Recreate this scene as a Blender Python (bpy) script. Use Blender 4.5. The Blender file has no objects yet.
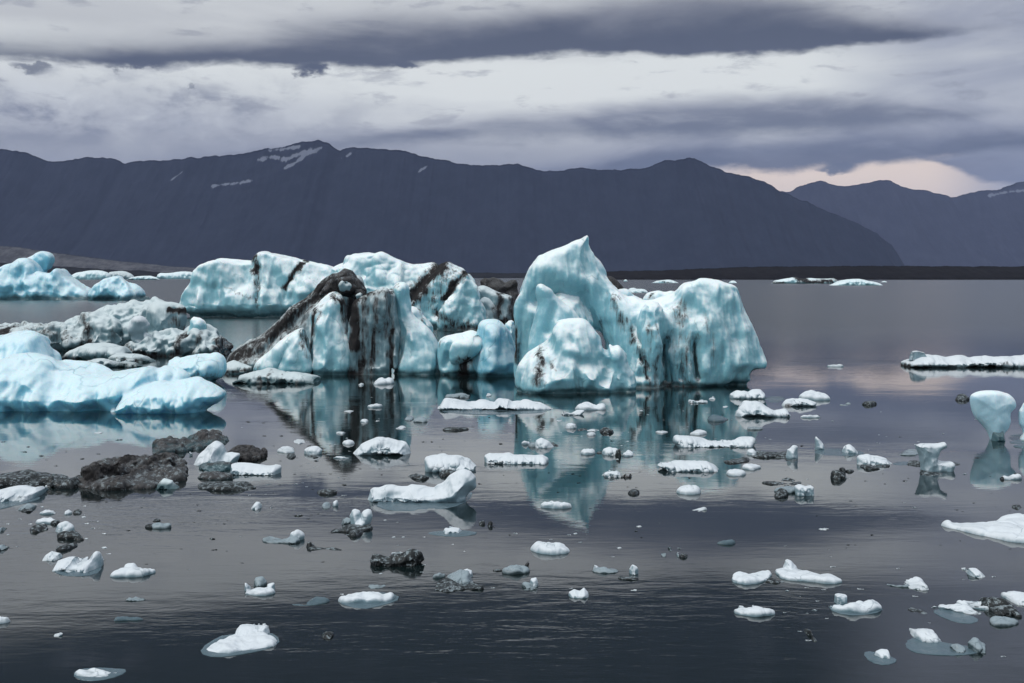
import bpy, math, random
import numpy as np
from math import radians, atan, hypot

# ------------------------------------------------------------------ camera
F, H, YH = 1098.0, 5.0, 276.0          # focal length in pixels, eye height, horizon row
scene = bpy.context.scene
COL = scene.collection

cam_data = bpy.data.cameras.new("camera")
cam_data.sensor_width = 36.0
cam_data.lens = F / 1024 * 36.0
cam_data.shift_y = -(341.5 - YH) / 1024
cam_data.clip_start = 0.1
cam_data.clip_end = 90000
cam = bpy.data.objects.new("camera", cam_data)
cam.location = (0, 0, H)
cam.rotation_euler = (math.pi / 2, 0, 0)
COL.objects.link(cam)
scene.camera = cam


def dist(y):
    """distance of a point of the water seen on picture row y"""
    return F * H / (y - YH)


# ------------------------------------------------------------------ noise
_rng = np.random.RandomState(7)
_G = _rng.normal(size=(256, 3))
_G /= np.linalg.norm(_G, axis=1)[:, None]
_G = _G.astype(np.float32)
_P = _rng.permutation(256).astype(np.int32)


def pnoise(p):
    p = np.asarray(p, float)
    i = np.floor(p).astype(np.int64)
    f = p - i
    u = f * f * f * (f * (f * 6 - 15) + 10)
    out = 0
    for dx in (0, 1):
        wx = u[:, 0] if dx else 1 - u[:, 0]
        hx = _P[(i[:, 0] + dx) & 255]
        for dy in (0, 1):
            wy = u[:, 1] if dy else 1 - u[:, 1]
            hy = _P[(hx + i[:, 1] + dy) & 255]
            for dz in (0, 1):
                wz = u[:, 2] if dz else 1 - u[:, 2]
                g = _G[_P[(hy + i[:, 2] + dz) & 255]]
                d = g[:, 0] * (f[:, 0] - dx) + g[:, 1] * (f[:, 1] - dy) + g[:, 2] * (f[:, 2] - dz)
                out = out + wx * wy * wz * d
    return out * 1.5


def fbm(p, octv=4, gain=.5):
    a, s, o = 1.0, 0, 0
    for k in range(octv):
        o = o + a * pnoise(p * 2 ** k + 17.3 * k)
        s += a
        a *= gain
    return o / s


def blocky(p, k=10.):
    """broken, faceted relief: every cell is a tilted plane"""
    p = np.asarray(p, np.float32)
    i0 = np.floor(p).astype(np.int32)
    num, den = np.zeros(len(p)), np.zeros(len(p)) + 1e-12
    for dx in (-1, 0, 1):
        for dy in (-1, 0, 1):
            for dz in (-1, 0, 1):
                c = i0 + (dx, dy, dz)
                hsh = _P[(_P[(_P[c[:, 0] & 255] + c[:, 1]) & 255] + c[:, 2]) & 255]
                g = _G[hsh]
                t = _G[(hsh + 101) & 255]
                q = p - (c + .5 + .45 * g)
                w = np.exp(-k * np.sqrt((q * q).sum(1)))
                num += w * (.8 * t[:, 0] + 1.1 * (q * _G[(hsh + 37) & 255]).sum(1))
                den += w
    return num / den


# ------------------------------------------------------------------ implicit surfaces -> mesh
def surface_nets(f, org, h):
    nx, ny, nz = f.shape
    ins = f < 0
    c = [ins[dx:nx - 1 + dx, dy:ny - 1 + dy, dz:nz - 1 + dz] for dx in (0, 1) for dy in (0, 1) for dz in (0, 1)]
    cnt = sum(x.astype(np.int8) for x in c)
    act = (cnt > 0) & (cnt < 8)
    I, J, K = np.nonzero(act)
    idx = -np.ones(act.shape, np.int64)
    idx[I, J, K] = np.arange(len(I))
    offs = np.array([(dx, dy, dz) for dx in (0, 1) for dy in (0, 1) for dz in (0, 1)])
    fv = np.stack([f[I + o[0], J + o[1], K + o[2]] for o in offs], 1)
    pos = np.zeros((len(I), 3))
    n = np.zeros(len(I))
    for a in range(8):
        for b in range(a + 1, 8):
            if np.abs(offs[a] - offs[b]).sum() != 1:
                continue
            fa, fb = fv[:, a], fv[:, b]
            m = (fa < 0) != (fb < 0)
            t = np.where(m, fa / np.where(m, fa - fb, 1), 0)
            pos += m[:, None] * (offs[a] + t[:, None] * (offs[b] - offs[a]))
            n += m
    V = (np.stack([I, J, K], 1) + pos / n[:, None]) * h + org
    Q = []
    for ax in range(3):
        sl0 = [slice(1, -1)] * 3
        sl1 = [slice(1, -1)] * 3
        sl0[ax] = slice(0, -1)
        sl1[ax] = slice(1, None)
        s0, s1 = ins[tuple(sl0)], ins[tuple(sl1)]
        e = np.argwhere(s0 != s1)
        if not len(e):
            continue
        st = s0[tuple(e.T)]
        o = np.ones(3, np.int64)
        o[ax] = 0
        e = e + o
        b, cc = (ax + 1) % 3, (ax + 2) % 3
        db = np.zeros(3, np.int64); db[b] = 1
        dc = np.zeros(3, np.int64); dc[cc] = 1
        q = np.stack([idx[tuple((e - x).T)] for x in (db + dc, dc, 0 * db, db)], 1)
        q = np.where(st[:, None], q, q[:, ::-1])
        Q.append(q)
    Q = np.concatenate(Q)
    Q = Q[(Q >= 0).all(1)]
    return V, Q


def poly_sdf(P, X, Z):
    """signed distance to a polygon, negative inside, on grids X, Z"""
    d = np.full(X.shape, 1e9)
    inside = np.zeros(X.shape, bool)
    n = len(P)
    for i in range(n):
        ax, az = P[i]
        bx, bz = P[(i + 1) % n]
        ex, ez = bx - ax, bz - az
        L = ex * ex + ez * ez + 1e-12
        t = np.clip(((X - ax) * ex + (Z - az) * ez) / L, 0, 1)
        d = np.minimum(d, (X - ax - t * ex) ** 2 + (Z - az - t * ez) ** 2)
        c = (az > Z) != (bz > Z)
        inside ^= c & (X < ex * (Z - az) / (ez if abs(ez) > 1e-9 else 1e-9) + ax)
    d = np.sqrt(d)
    return np.where(inside, -d, d)


def seg_dist(P, X, Z):
    d = np.full(X.shape, 1e9)
    if len(P) == 1:
        return np.hypot(X - P[0][0], Z - P[0][1])
    for (ax, az), (bx, bz) in zip(P[:-1], P[1:]):
        ex, ez = bx - ax, bz - az
        L = ex * ex + ez * ez + 1e-12
        t = np.clip(((X - ax) * ex + (Z - az) * ez) / L, 0, 1)
        d = np.minimum(d, np.hypot(X - ax - t * ex, Z - az - t * ez))
    return d


def smooth_poly(P, it=1):
    P = np.array(P, float)
    for _ in range(it):
        Q = np.roll(P, -1, 0)
        P = np.stack([.75 * P + .25 * Q, .25 * P + .75 * Q], 1).reshape(-1, 2)
    return P


def smin(a, b, k):
    if k <= 0:
        return np.minimum(a, b)
    h = np.clip(.5 + .5 * (b - a) / k, 0, 1)
    return b + (a - b) * h - k * h * (1 - h)


def U(poly, yb, T=1.0, lean=.5, r=.35, off=0.0, tilt=0.0, k=None, sm=1, bulge=.5, **kw):
    """an upright lobe: its outline stands at the distance where picture row yb meets the water"""
    return dict(kind='U', poly=poly, yb=yb, T=T, lean=lean, r=r, off=off, tilt=tilt, k=k, sm=sm, bulge=bulge, **kw)


def Fl(poly, h=.12, r=.5, k=None, sm=1, **kw):
    """a flat floe: its footprint lies on the water, h metres thick above it"""
    return dict(kind='F', poly=poly, h=h, r=r, k=k, sm=sm, **kw)


def build_lobes(pieces, vox_px=1.3, k_px=3, grooves=(), dirt=(), noise=1.0, clear0=0., dirt0=0., seed=0, notch=True,
                flute=1.0, wet=1.0, sharp=0.0, facet=.12, wet_h=6., lump=.1, fold=1.0, plane=.8, fk=10.):
    """pieces -> (verts, faces, dirt, clear); all lengths scale with the distance"""
    ybs = [p['yb'] if p['kind'] == 'U' else max(y for _, y in p['poly']) for p in pieces]
    D0 = dist(max(ybs))
    px = D0 / F
    h = vox_px * px
    rs = np.random.RandomState(seed + 11)
    geo, lo, hi = [], np.full(3, 1e9), np.full(3, -1e9)
    for p, yb in zip(pieces, ybs):
        D = dist(yb)
        if p['kind'] == 'U':
            Dp = D + p['off']
            T = p['T']
            yc = Dp + T * (.5 + .5 * p['lean'])
            P = np.array([((x - 512) / F * yc, H - (y - YH) / F * yc) for x, y in p['poly']])
            zmax = P[:, 1].max()
            cut = min(.12, .25 * zmax)
            P[P[:, 1] < cut, 1] = -max(.25 * zmax, 3 * h, .1)
            P = smooth_poly(P, p['sm'])
            hwmax = T * .5 * (1 + p['lean'])
            geo.append((P, yc, zmax))
            tl = abs(p['tilt']) * (P[:, 0].max() - P[:, 0].min()) / 2
            lo = np.minimum(lo, [P[:, 0].min(), yc - hwmax - tl, P[:, 1].min()])
            hi = np.maximum(hi, [P[:, 0].max(), yc + hwmax + tl, P[:, 1].max()])
        else:
            ys = np.array([y for _, y in p['poly']], float)
            hp = p['h'] / px
            span = ys.max() - ys.min()
            s = max(.3, 1 - hp / max(span, 1e-3))
            pts = [(x, ys.max() - (ys.max() - y) * s) for x, y in p['poly']]
            P = np.array([((x - 512) / F * dist(y), dist(y)) for x, y in pts])
            P = smooth_poly(P, p['sm'])
            geo.append((P, None, p['h']))
            lo = np.minimum(lo, [P[:, 0].min(), P[:, 1].min(), -max(.1, p['h'])])
            hi = np.maximum(hi, [P[:, 0].max(), P[:, 1].max(), p['h']])
    pad = 4 * h + .02
    lo -= pad
    hi += pad
    n = np.ceil((hi - lo) / h).astype(int) + 1
    while n.prod() > 6e6:
        h *= 1.12
        n = np.ceil((hi - lo) / h).astype(int) + 1
    xs, ys_, zs = [lo[i] + h * np.arange(n[i]) for i in range(3)]
    f = None
    for p, (P, yc, zt) in zip(pieces, geo):
        if p['kind'] == 'U':
            X, Z = np.meshgrid(xs, zs, indexing='ij')
            d2 = poly_sdf(P, X, Z)
            wd = min(P[:, 0].max() - P[:, 0].min(), zt)
            hw = p['T'] * .5 * (1 + p['lean'] * np.clip((zt - Z) / zt, 0, 1))
            b = p['bulge']
            ins = np.clip(-d2 / (.45 * wd), 0, 1) ** p.get('pw', .6)
            so = rs.uniform(0, 90)
            dent = fbm(np.stack([X.ravel() / (.45 * wd), Z.ravel() / (.7 * wd), np.full(X.size, so)], 1), 3).reshape(X.shape)
            hw = hw * (1 - b + b * ins) * (1 + .45 * dent)
            cy = yc + p['tilt'] * (X - P[:, 0].mean())
            r = min(p['r'] * p['T'] * .5, .45 * wd)
            q = (d2 + r)[:, None, :]
            w = np.abs(ys_[None, :, None] - cy[:, None, :]) - (hw - r)[:, None, :]
            g = np.minimum(np.maximum(q, w), 0) + np.hypot(np.maximum(q, 0), np.maximum(w, 0)) - r
        else:
            X, Y = np.meshgrid(xs, ys_, indexing='ij')
            d2 = poly_sdf(P, X, Y)
            wd = np.sqrt(max((P[:, 0].max() - P[:, 0].min()) * (P[:, 1].max() - P[:, 1].min()), 1e-4))
            so = rs.uniform(0, 90)
            dent = fbm(np.stack([X.ravel() / (.35 * wd), Y.ravel() / (.35 * wd), np.full(X.size, so)], 1), 3).reshape(X.shape)
            hh = zt * (1 + .9 * dent) * (.55 + .45 * np.sqrt(np.clip(-d2 / (.3 * wd), 0, 1)))
            hb = max(.1, zt) * .8
            r = min(p['r'] * zt, .3 * wd)
            q = (d2 + r)[:, :, None]
            Zb = zs[None, None, :]
            mid, half = ((hh - hb) / 2)[:, :, None], ((hh + hb) / 2)[:, :, None]
            w = np.abs(Zb - mid) - (half - r)
            g = np.minimum(np.maximum(q, w), 0) + np.hypot(np.maximum(q, 0), np.maximum(w, 0)) - r
        kk = (k_px if p['k'] is None else p['k']) * px
        f = g if f is None else smin(f, g, kk)
    X, Z = np.meshgrid(xs, zs, indexing='ij')
    ycs = [g[1] for g in geo if g[1] is not None]
    Dg = sum(ycs) / len(ycs) if ycs else D0
    toP = lambda pts: [((x - 512) / F * Dg, H - (y - YH) / F * Dg) for x, y in pts]
    for pts, rad, dep in grooves:
        d = seg_dist(toP(pts), X, Z)
        zz = [H - (y - YH) / F * Dg for _, y in pts]
        z1, z0 = max(zz), min(zz)
        fade = 1.0
        if z1 - z0 > 1.2 * (max(x for x, _ in pts) - min(x for x, _ in pts)) / F * Dg:
            t_ = np.clip((z1 + 2 * px - Z) / (.55 * (z1 - z0)), 0, 1)      # a melt gully starts shallow and deepens downwards
            fade = t_ * t_ * (3 - 2 * t_)
        f = f + (fade * dep * px * np.exp(-(d / (rad * px)) ** 2))[:, None, :]
    if notch:
        f = f + (float(notch) * 2.6 * px * np.exp(-((zs - 1.5 * px) / (3.4 * px)) ** 2))[None, None, :]
    f[0], f[-1] = 1, 1
    f[:, 0], f[:, -1] = 1, 1
    f[:, :, 0], f[:, :, -1] = 1, 1
    V, Q = surface_nets(f.astype(np.float64), lo, h)
    if len(V) == 0:
        raise ValueError("empty lobe")
    # relief along the normals
    def normals(V):
        a = np.cross(V[Q[:, 2]] - V[Q[:, 0]], V[Q[:, 3]] - V[Q[:, 1]])
        N = np.zeros_like(V)
        for c in range(4):
            for ax in range(3):
                N[:, ax] += np.bincount(Q[:, c], a[:, ax], len(V))
        return N / (np.linalg.norm(N, axis=1)[:, None] + 1e-12)
    N = normals(V)
    s = V / px + rs.uniform(0, 500, 3)            # in "picture pixels" so that every piece gets detail of its size
    big = fbm(s / 46, 3)
    sc = np.abs(pnoise(s / 15)) + .5 * np.abs(pnoise(s / 7.5 + 31))
    fl = fbm(s / np.array([7.5, 7.5, 60]), 2)
    fi = fbm(s / 5., 2)
    fo = np.abs(pnoise(s / np.array([24, 24, 85]) + 5)) + .5 * np.abs(pnoise(s / np.array([11, 11, 46]) + 9))
    side = 1 - np.abs(N[:, 2])
    disp = noise * px * (2.6 * big + lump * 1.6 * (.4 - sc) + flute * 1.7 * fl * side + .3 * fi + fold * 4.6 * (.32 - fo) * (.25 + .75 * side))
    if sharp:
        disp += sharp * px * 3.2 * (np.abs(pnoise(s / 11 + 7)) - .25)
    if plane:
        disp += plane * px * 5.5 * blocky(s / np.array([34, 34, 46]) + 11, 16.)
    if facet:
        disp += facet * px * (3.4 * blocky(s / 17, fk) + (1.7 * blocky(s / 7.5 + 40, fk) if facet > .3 else 0))
    V = V + N * disp[:, None]
    N = normals(V)
    # dirt and clear (water soaked) ice plus painted crevice and undercut shade
    dv = np.full(len(V), float(dirt0))
    wx, wz = pnoise(s / 9 + 3) * 3 * px, pnoise(s / np.array([6, 6, 14]) + 57) * 3 * px
    for st in dirt:
        pts, rad, am = st[:3]
        d = seg_dist(toP(pts), V[:, 0] + 1.3 * wx, V[:, 2] + wz)
        e = am * np.clip(1.15 - .55 * d / (rad * px), 0, 1)
        dv = np.maximum(dv, e)
    cl = np.full(len(V), float(clear0))
    if wet:
        band = np.clip(1 - (V[:, 2] - (2.0 + 2.5 * pnoise(s / 20)) * px) / (wet_h * px), 0, 1)  # dark waterline band: wet ice with undercut shade painted in
        cl = np.maximum(cl, wet * .8 * band)
    return V, Q, dv, cl


def mesh_obj(name, VQ, mat, parent=None, smooth=True):
    V, Q, dv, cl = VQ
    me = bpy.data.meshes.new(name)
    me.vertices.add(len(V))
    loc = np.array(parent.location) if parent is not None else None
    me_V = V.copy()
    ob = bpy.data.objects.new(name, me)
    if parent is None:
        org = np.array([V[:, 0].mean(), V[:, 1].mean(), 0])
        ob.location = org
    else:
        org = loc
        ob.parent = parent
    me_V -= org
    me.vertices.foreach_set('co', me_V.astype(np.float32).ravel())
    nq = Q.shape[1]
    me.loops.add(Q.size)
    me.loops.foreach_set('vertex_index', Q.astype(np.int32).ravel())
    me.polygons.add(len(Q))
    me.polygons.foreach_set('loop_start', np.arange(0, Q.size, nq, dtype=np.int32))
    me.polygons.foreach_set('loop_total', np.full(len(Q), nq, dtype=np.int32))
    if smooth:
        me.polygons.foreach_set('use_smooth', np.ones(len(Q), bool))
    for nm, a in (('dirt', dv), ('clear', cl)):
        if a is not None:
            at = me.attributes.new(nm, 'FLOAT', 'POINT')
            at.data.foreach_set('value', np.asarray(a, np.float32))
    me.update(calc_edges=True)
    me.validate()
    me.materials.append(mat)
    COL.objects.link(ob)
    return ob


def tag(o, label=None, cat=None, group=None, kind=None, part_label=None):
    if label: o['label'] = label
    if cat: o['category'] = cat
    if group: o['group'] = group
    if kind: o['kind'] = kind


_seed = [0]
SPLIT = {'black_wing', 'black_lump', 'black_raft', 'grey_lump', 'dark_stub', 'white_lump', 'dark_lump', 'dark_twig', 'white_crust', 'white_crumb', 'glassy_slab',
         'dark_end', 'low_spit', 'black_ice', 'fallen_snow', 'summit_boulder'}


def ice(name, label, cat, mat, pieces, group=None, **kw):
    """one thing that is one mesh"""
    _seed[0] += 1
    ob = mesh_obj(name, build_lobes(pieces, seed=_seed[0], **kw), mat)
    tag(ob, label, cat, group)
    return ob


def ice_thing(name, label, cat, parts, group=None):
    """a thing with parts: parts = [(part name, material, pieces, options, part label)]"""
    root = bpy.data.objects.new(name, None)
    root.empty_display_size = .2
    COL.objects.link(root)
    tag(root, label, cat, group)
    allp = [p for q in parts for p in q[2]]
    xs = [x for p in allp for x, _ in p['poly']]
    yb = max(p['yb'] if p['kind'] == 'U' else max(y for _, y in p['poly']) for p in allp)
    root.location = ((sum(xs) / len(xs) - 512) / F * dist(yb), dist(yb), 0)
    flat = []
    for q in parts:
        if q[0] in SPLIT and len(q[2]) > 1:
            flat += [(q[0], q[1], [p]) + tuple(q[3:]) for p in q[2]]
        else:
            flat.append(q)
    for q in flat:
        _seed[0] += 1
        ob = mesh_obj(q[0], build_lobes(q[2], seed=_seed[0], **(q[3] if len(q) > 3 else {})), q[1], root)
        if len(q) > 4:
            ob['label'] = q[4]
    return root


# ------------------------------------------------------------------ node helpers
def lin(r, g, b):
    c = lambda v: (v / 255 / 12.92) if v / 255 <= .04045 else ((v / 255 + .055) / 1.055) ** 2.4
    return (c(r), c(g), c(b), 1)


class NT:
    def __init__(s, tree):
        s.t = tree
        s.n = tree.nodes
        s.l = tree.links

    def new(s, typ, **kw):
        n = s.n.new(typ)
        for k, v in kw.items():
            setattr(n, k, v)
        return n

    def put(s, sock, v):
        if v is None:
            return
        if hasattr(v, 'links') or isinstance(v, bpy.types.NodeSocket):
            s.l.new(v, sock)
        else:
            sock.default_value = v

    def m(s, op, a, b=None, c=None, clamp=False):
        n = s.new('ShaderNodeMath', operation=op, use_clamp=clamp)
        for i, v in enumerate((a, b, c)):
            s.put(n.inputs[i], v)
        return n.outputs[0]

    def vm(s, op, a, b=None):
        n = s.new('ShaderNodeVectorMath', operation=op)
        s.put(n.inputs[0], a)
        s.put(n.inputs[1], b)
        return n.outputs[0]

    def step(s, v, a, b, lo=0., hi=1., kind='SMOOTHSTEP'):
        n = s.new('ShaderNodeMapRange', interpolation_type=kind)
        n.clamp = True
        s.put(n.inputs[0], v)
        for i, x in enumerate((a, b, lo, hi)):
            s.put(n.inputs[i + 1], x)
        return n.outputs[0]

    def mix(s, f, a, b, typ='MIX'):
        n = s.new('ShaderNodeMix', data_type='RGBA', blend_type=typ)
        s.put(n.inputs[0], f)
        s.put(n.inputs[6], a)
        s.put(n.inputs[7], b)
        return n.outputs[2]

    def noise(s, vec, scale=1., detail=3., rough=.5, dist_=0., out=0):
        n = s.new('ShaderNodeTexNoise')
        s.put(n.inputs['Vector'], vec)
        n.inputs['Scale'].default_value = scale
        n.inputs['Detail'].default_value = detail
        n.inputs['Roughness'].default_value = rough
        n.inputs['Distortion'].default_value = dist_
        return n.outputs[out]

    def curve(s, v, pts):
        n = s.new('ShaderNodeFloatCurve')
        c = n.mapping.curves[0]
        while len(c.points) < len(pts):
            c.points.new(.5, .5)
        for q, (x, y) in zip(c.points, pts):
            q.location = (x, y)
            q.handle_type = 'AUTO_CLAMPED'
        n.mapping.use_clip = False
        n.mapping.update()
        s.put(n.inputs['Value'], v)
        return n.outputs[0]

    def xyz(s, x, y, z):
        n = s.new('ShaderNodeCombineXYZ')
        for i, v in enumerate((x, y, z)):
            s.put(n.inputs[i], v)
        return n.outputs[0]

    def sep(s, v):
        n = s.new('ShaderNodeSeparateXYZ')
        s.put(n.inputs[0], v)
        return n.outputs


def material(name):
    m = bpy.data.materials.new(name)
    m.use_nodes = True
    t = NT(m.node_tree)
    bsdf = m.node_tree.nodes['Principled BSDF']
    return m, t, bsdf


# ------------------------------------------------------------------ light
SUN_EL, SUN_AZ = radians(50), radians(246)       # azimuth from +Y clockwise: behind the camera, to the left
sun = bpy.data.lights.new("sun", 'SUN')
sun.energy = 1.5
sun.angle = radians(14)
sun.color = (1.0, .97, .93)
so = bpy.data.objects.new("sun", sun)
so.rotation_euler = (math.pi / 2 - SUN_EL, 0, -SUN_AZ + math.pi)
COL.objects.link(so)

world = bpy.data.worlds.new("World")
scene.world = world
world.use_nodes = True
w = NT(world.node_tree)
bg = world.node_tree.nodes['Background']
BGS = .1
bg.inputs['Strength'].default_value = BGS
sky = w.new('ShaderNodeTexSky', sky_type='NISHITA')
sky.sun_disc = False
sky.sun_elevation = SUN_EL
sky.sun_rotation = SUN_AZ
tc = w.new('ShaderNodeTexCoord')
dx, dy, dz = w.sep(tc.outputs['Generated'])
az = w.m('ARCTAN2', dx, dy)
el = w.m('ARCSINE', dz)


def ax(px): return atan((px - 512) / F)
def ev(px, py): return atan((YH - py) / hypot(F, px - 512))


AZ0, AZ1, EM = -.62, .62, .4
tpar = w.m('DIVIDE', w.m('SUBTRACT', az, AZ0), AZ1 - AZ0, clamp=True)


def edge(pts):
    """a curve of elevation against azimuth through sky points"""
    return w.m('MULTIPLY', w.curve(tpar, [((ax(x) - AZ0) / (AZ1 - AZ0), ev(x, y) / EM) for x, y in pts]), EM)


cl_co = w.xyz(w.m('MULTIPLY', az, 7.), w.m('MULTIPLY', el, 26.), w.m('MULTIPLY', dy, 1.5))
n1 = w.noise(cl_co, 1.0, 6, .55, .4)
n2 = w.noise(w.vm('ADD', cl_co, (31., 7., 4.)), 2.6, 6, .6, .3)
puff = w.noise(w.xyz(w.m('MULTIPLY', az, 16.), w.m('MULTIPLY', el, 30.), dy), 1.0, 7, .58, .2)
rag = w.m('SUBTRACT', w.noise(w.xyz(w.m('MULTIPLY', az, 42.), w.m('MULTIPLY', el, 75.), dy), 1.0, 5, .6), .5)
c1 = w.m('SUBTRACT', n1, .5)
c2 = w.m('SUBTRACT', n2, .5)
cp = w.m('SUBTRACT', puff, .5)

ramp = w.new('ShaderNodeValToRGB')
er = ramp.color_ramp
stops = [(270, (122, 122, 144)), (215, (150, 147, 164)), (170, (164, 162, 178)), (128, (186, 184, 196)), (98, (226, 223, 229)), (66, (226, 223, 229)),
         (40, (192, 189, 198)), (5, (198, 195, 204)), (-22, (196, 194, 203)), (-50, (44, 47, 54))]
while len(er.elements) < len(stops):
    er.elements.new(.5)
for e, (py, c) in zip(er.elements, stops):
    e.position = max(0, min(1, ev(512, py) / .6))
    e.color = lin(*c)
w.put(ramp.inputs[0], w.m('DIVIDE', w.m('ADD', el, w.m('MULTIPLY', c1, .03)), .6, clamp=True))
base = ramp.outputs[0]
base = w.mix(w.m('MULTIPLY', w.step(c1, -.1, .2), .4), base, lin(226, 222, 228), 'MIX')
high = w.step(w.m('ADD', el, w.m('ADD', w.m('MULTIPLY', c1, .05), w.m('MULTIPLY', az, .06))), ev(512, -18), ev(512, -50))
base = w.mix(high, base, lin(48, 51, 58))
# heaped cloud at the left
leftmask = w.m('MULTIPLY', w.step(az, ax(470), ax(120)), w.step(el, ev(100, 52), ev(100, 105)))
base = w.mix(w.m('MULTIPLY', leftmask, .55), base, lin(170, 170, 186))
base = w.mix(w.m('MULTIPLY', leftmask, w.step(cp, .04, -.14)), base, lin(128, 130, 150))
base = w.mix(w.m('MULTIPLY', leftmask, w.m('MULTIPLY', w.step(cp, .02, .16), .75)), base, lin(212, 210, 220))
rightmask = w.m('MULTIPLY', w.step(az, ax(790), ax(960)), w.step(c1, .22, -.12, .55, .95))
base = w.mix(rightmask, base, lin(152, 153, 174))
lowleft = w.m('MULTIPLY', w.step(el, ev(300, 118), ev(300, 158)), w.step(az, ax(760), ax(520)))
base = w.mix(w.m('MULTIPLY', lowleft, .8), base, lin(146, 146, 162))
PXR = 1 / F


def cloud(base, lower, upper, soft_lo, soft_hi, col_a, col_b, amt, warp=.02, streak=0.):
    lo_, hi_ = edge(lower), edge(upper)
    e1 = w.m('ADD', el, w.m('ADD', w.m('MULTIPLY', c2, warp), w.m('ADD', w.m('MULTIPLY', cp, warp * 1.2), w.m('MULTIPLY', rag, warp * .5))))
    a = w.step(w.m('SUBTRACT', e1, lo_), -soft_lo, soft_lo)
    e2 = w.m('ADD', el, w.m('MULTIPLY', c1, .02))
    b = w.step(w.m('SUBTRACT', hi_, e2), -soft_hi, soft_hi)
    mk = w.m('MULTIPLY', a, b)
    body = w.step(w.m('ADD', w.m('DIVIDE', w.m('SUBTRACT', e1, lo_), w.m('ADD', w.m('ABSOLUTE', w.m('SUBTRACT', hi_, lo_)), .004)),
                      w.m('MULTIPLY', c1, 1.5)), .2, 1.15)
    col = w.mix(body, col_a, col_b)
    if streak:
        mk = w.m('MULTIPLY', mk, w.step(w.m('ADD', c1, w.m('MULTIPLY', c2, .5)), .2, -.05, 1 - streak, 1.))
    return w.mix(w.m('MULTIPLY', mk, amt), base, col)


def tuft(base, px, py, rx, ry, col, amt):
    d = w.m('ADD', w.m('POWER', w.m('DIVIDE', w.m('ADD', w.m('SUBTRACT', az, ax(px)), w.m('MULTIPLY', rag, .05)), rx * PXR), 2.),
            w.m('POWER', w.m('DIVIDE', w.m('ADD', w.m('SUBTRACT', el, ev(px, py)), w.m('MULTIPLY', rag, .028)), ry * PXR), 2.))
    return w.mix(w.m('MULTIPLY', w.step(d, 1.3, .1), amt), base, col)


# broad lens of cloud in the middle distance
base = cloud(base, [(300, 152), (470, 138), (600, 137), (720, 137), (830, 132), (960, 118)],
             [(300, 146), (470, 120), (600, 107), (760, 97), (880, 99), (960, 108)], 9 * PXR, 12 * PXR,
             lin(98, 102, 122), lin(146, 146, 164), .95, .012, .2)
# pale evening strip over the right-hand mountains, then the low bank that breaks it
strip = w.m('MULTIPLY', w.m('MULTIPLY', w.step(az, ax(690), ax(760)), w.step(az, ax(1030), ax(920))), w.step(w.m('ADD', el, w.m('MULTIPLY', rag, .012)), ev(860, 146), ev(860, 168)))
base = w.mix(w.m('MULTIPLY', strip, .9), base, lin(248, 220, 208))
base = cloud(base, [(600, 182), (700, 168), (730, 167), (775, 170), (815, 168), (840, 171), (870, 164), (930, 160), (1080, 154)],
             [(600, 158), (700, 142), (730, 140), (775, 138), (815, 136), (840, 134), (870, 132), (930, 128), (1080, 124)], 6 * PXR, 12 * PXR,
             lin(84, 90, 112), lin(126, 128, 150), .96, .014)
base = tuft(base, 838, 168, 17, 6, lin(86, 92, 113), .95)
base = cloud(base, [(900, 150), (935, 163), (955, 171), (990, 181), (1080, 190)], [(900, 148), (940, 157), (962, 155), (1000, 150), (1080, 146)],
             4 * PXR, 5 * PXR, lin(110, 114, 138), lin(140, 142, 164), .95, .012)
# thin streaks between
base = w.mix(w.m('MULTIPLY', w.m('MULTIPLY', w.step(c2, .05, .2), w.step(el, ev(512, 190), ev(512, 120))), .45), base, lin(132, 132, 150))
# the long dark cloud across the top
base = cloud(base, [(-60, 60), (60, 62), (130, 66), (210, 62), (310, 67), (400, 64), (520, 58), (600, 53), (690, 57), (800, 51), (880, 44), (960, 33)],
             [(-60, 42), (120, 42), (240, 35), (330, 25), (450, 19), (560, 8), (620, -4), (690, -14), (800, -2), (880, 14), (930, 26), (970, 32)],
             4.5 * PXR, 17 * PXR, lin(70, 75, 94), lin(134, 133, 147), .98, .012, 0.)
for q in ((32, 66, 20, 4.5, .75), (140, 64, 26, 6, .95), (312, 69, 20, 8, 1.), (408, 64, 14, 5, .95), (188, 88, 7, 2.2, .5)):
    base = tuft(base, q[0], q[1], q[2], q[3], lin(74, 79, 98), q[4])
base = w.mix(1.0, base, (1.05, 1.125, 1.04, 1), 'MULTIPLY')
# unseen bright cloud deck, added overhead and behind the camera to light the ice
over = w.m('MAXIMUM', w.step(dz, .45, .9), w.m('MULTIPLY', w.step(dy, .1, -.45), w.step(dz, -.05, .7, .24, 1.)))
base = w.mix(over, base, (.92, .99, 1.04, 1))
inv = w.mix(1.0, base, (1 / BGS, 1 / BGS, 1 / BGS, 1), 'MULTIPLY')
cover = w.m('MINIMUM', .985, w.step(n1, .2, .34, .93, .985))
w.put(bg.inputs['Color'], w.mix(cover, sky.outputs[0], inv))

vs = scene.view_settings
vs.view_transform = 'Standard'
vs.look = 'None'
vs.exposure = 0
vs.gamma = 1
vs.use_curve_mapping = False
scene.cycles.max_bounces = 5
scene.cycles.diffuse_bounces = 3
scene.cycles.glossy_bounces = 3
scene.cycles.transmission_bounces = 2
scene.cycles.volume_bounces = 1
scene.cycles.use_denoising = True


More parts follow.
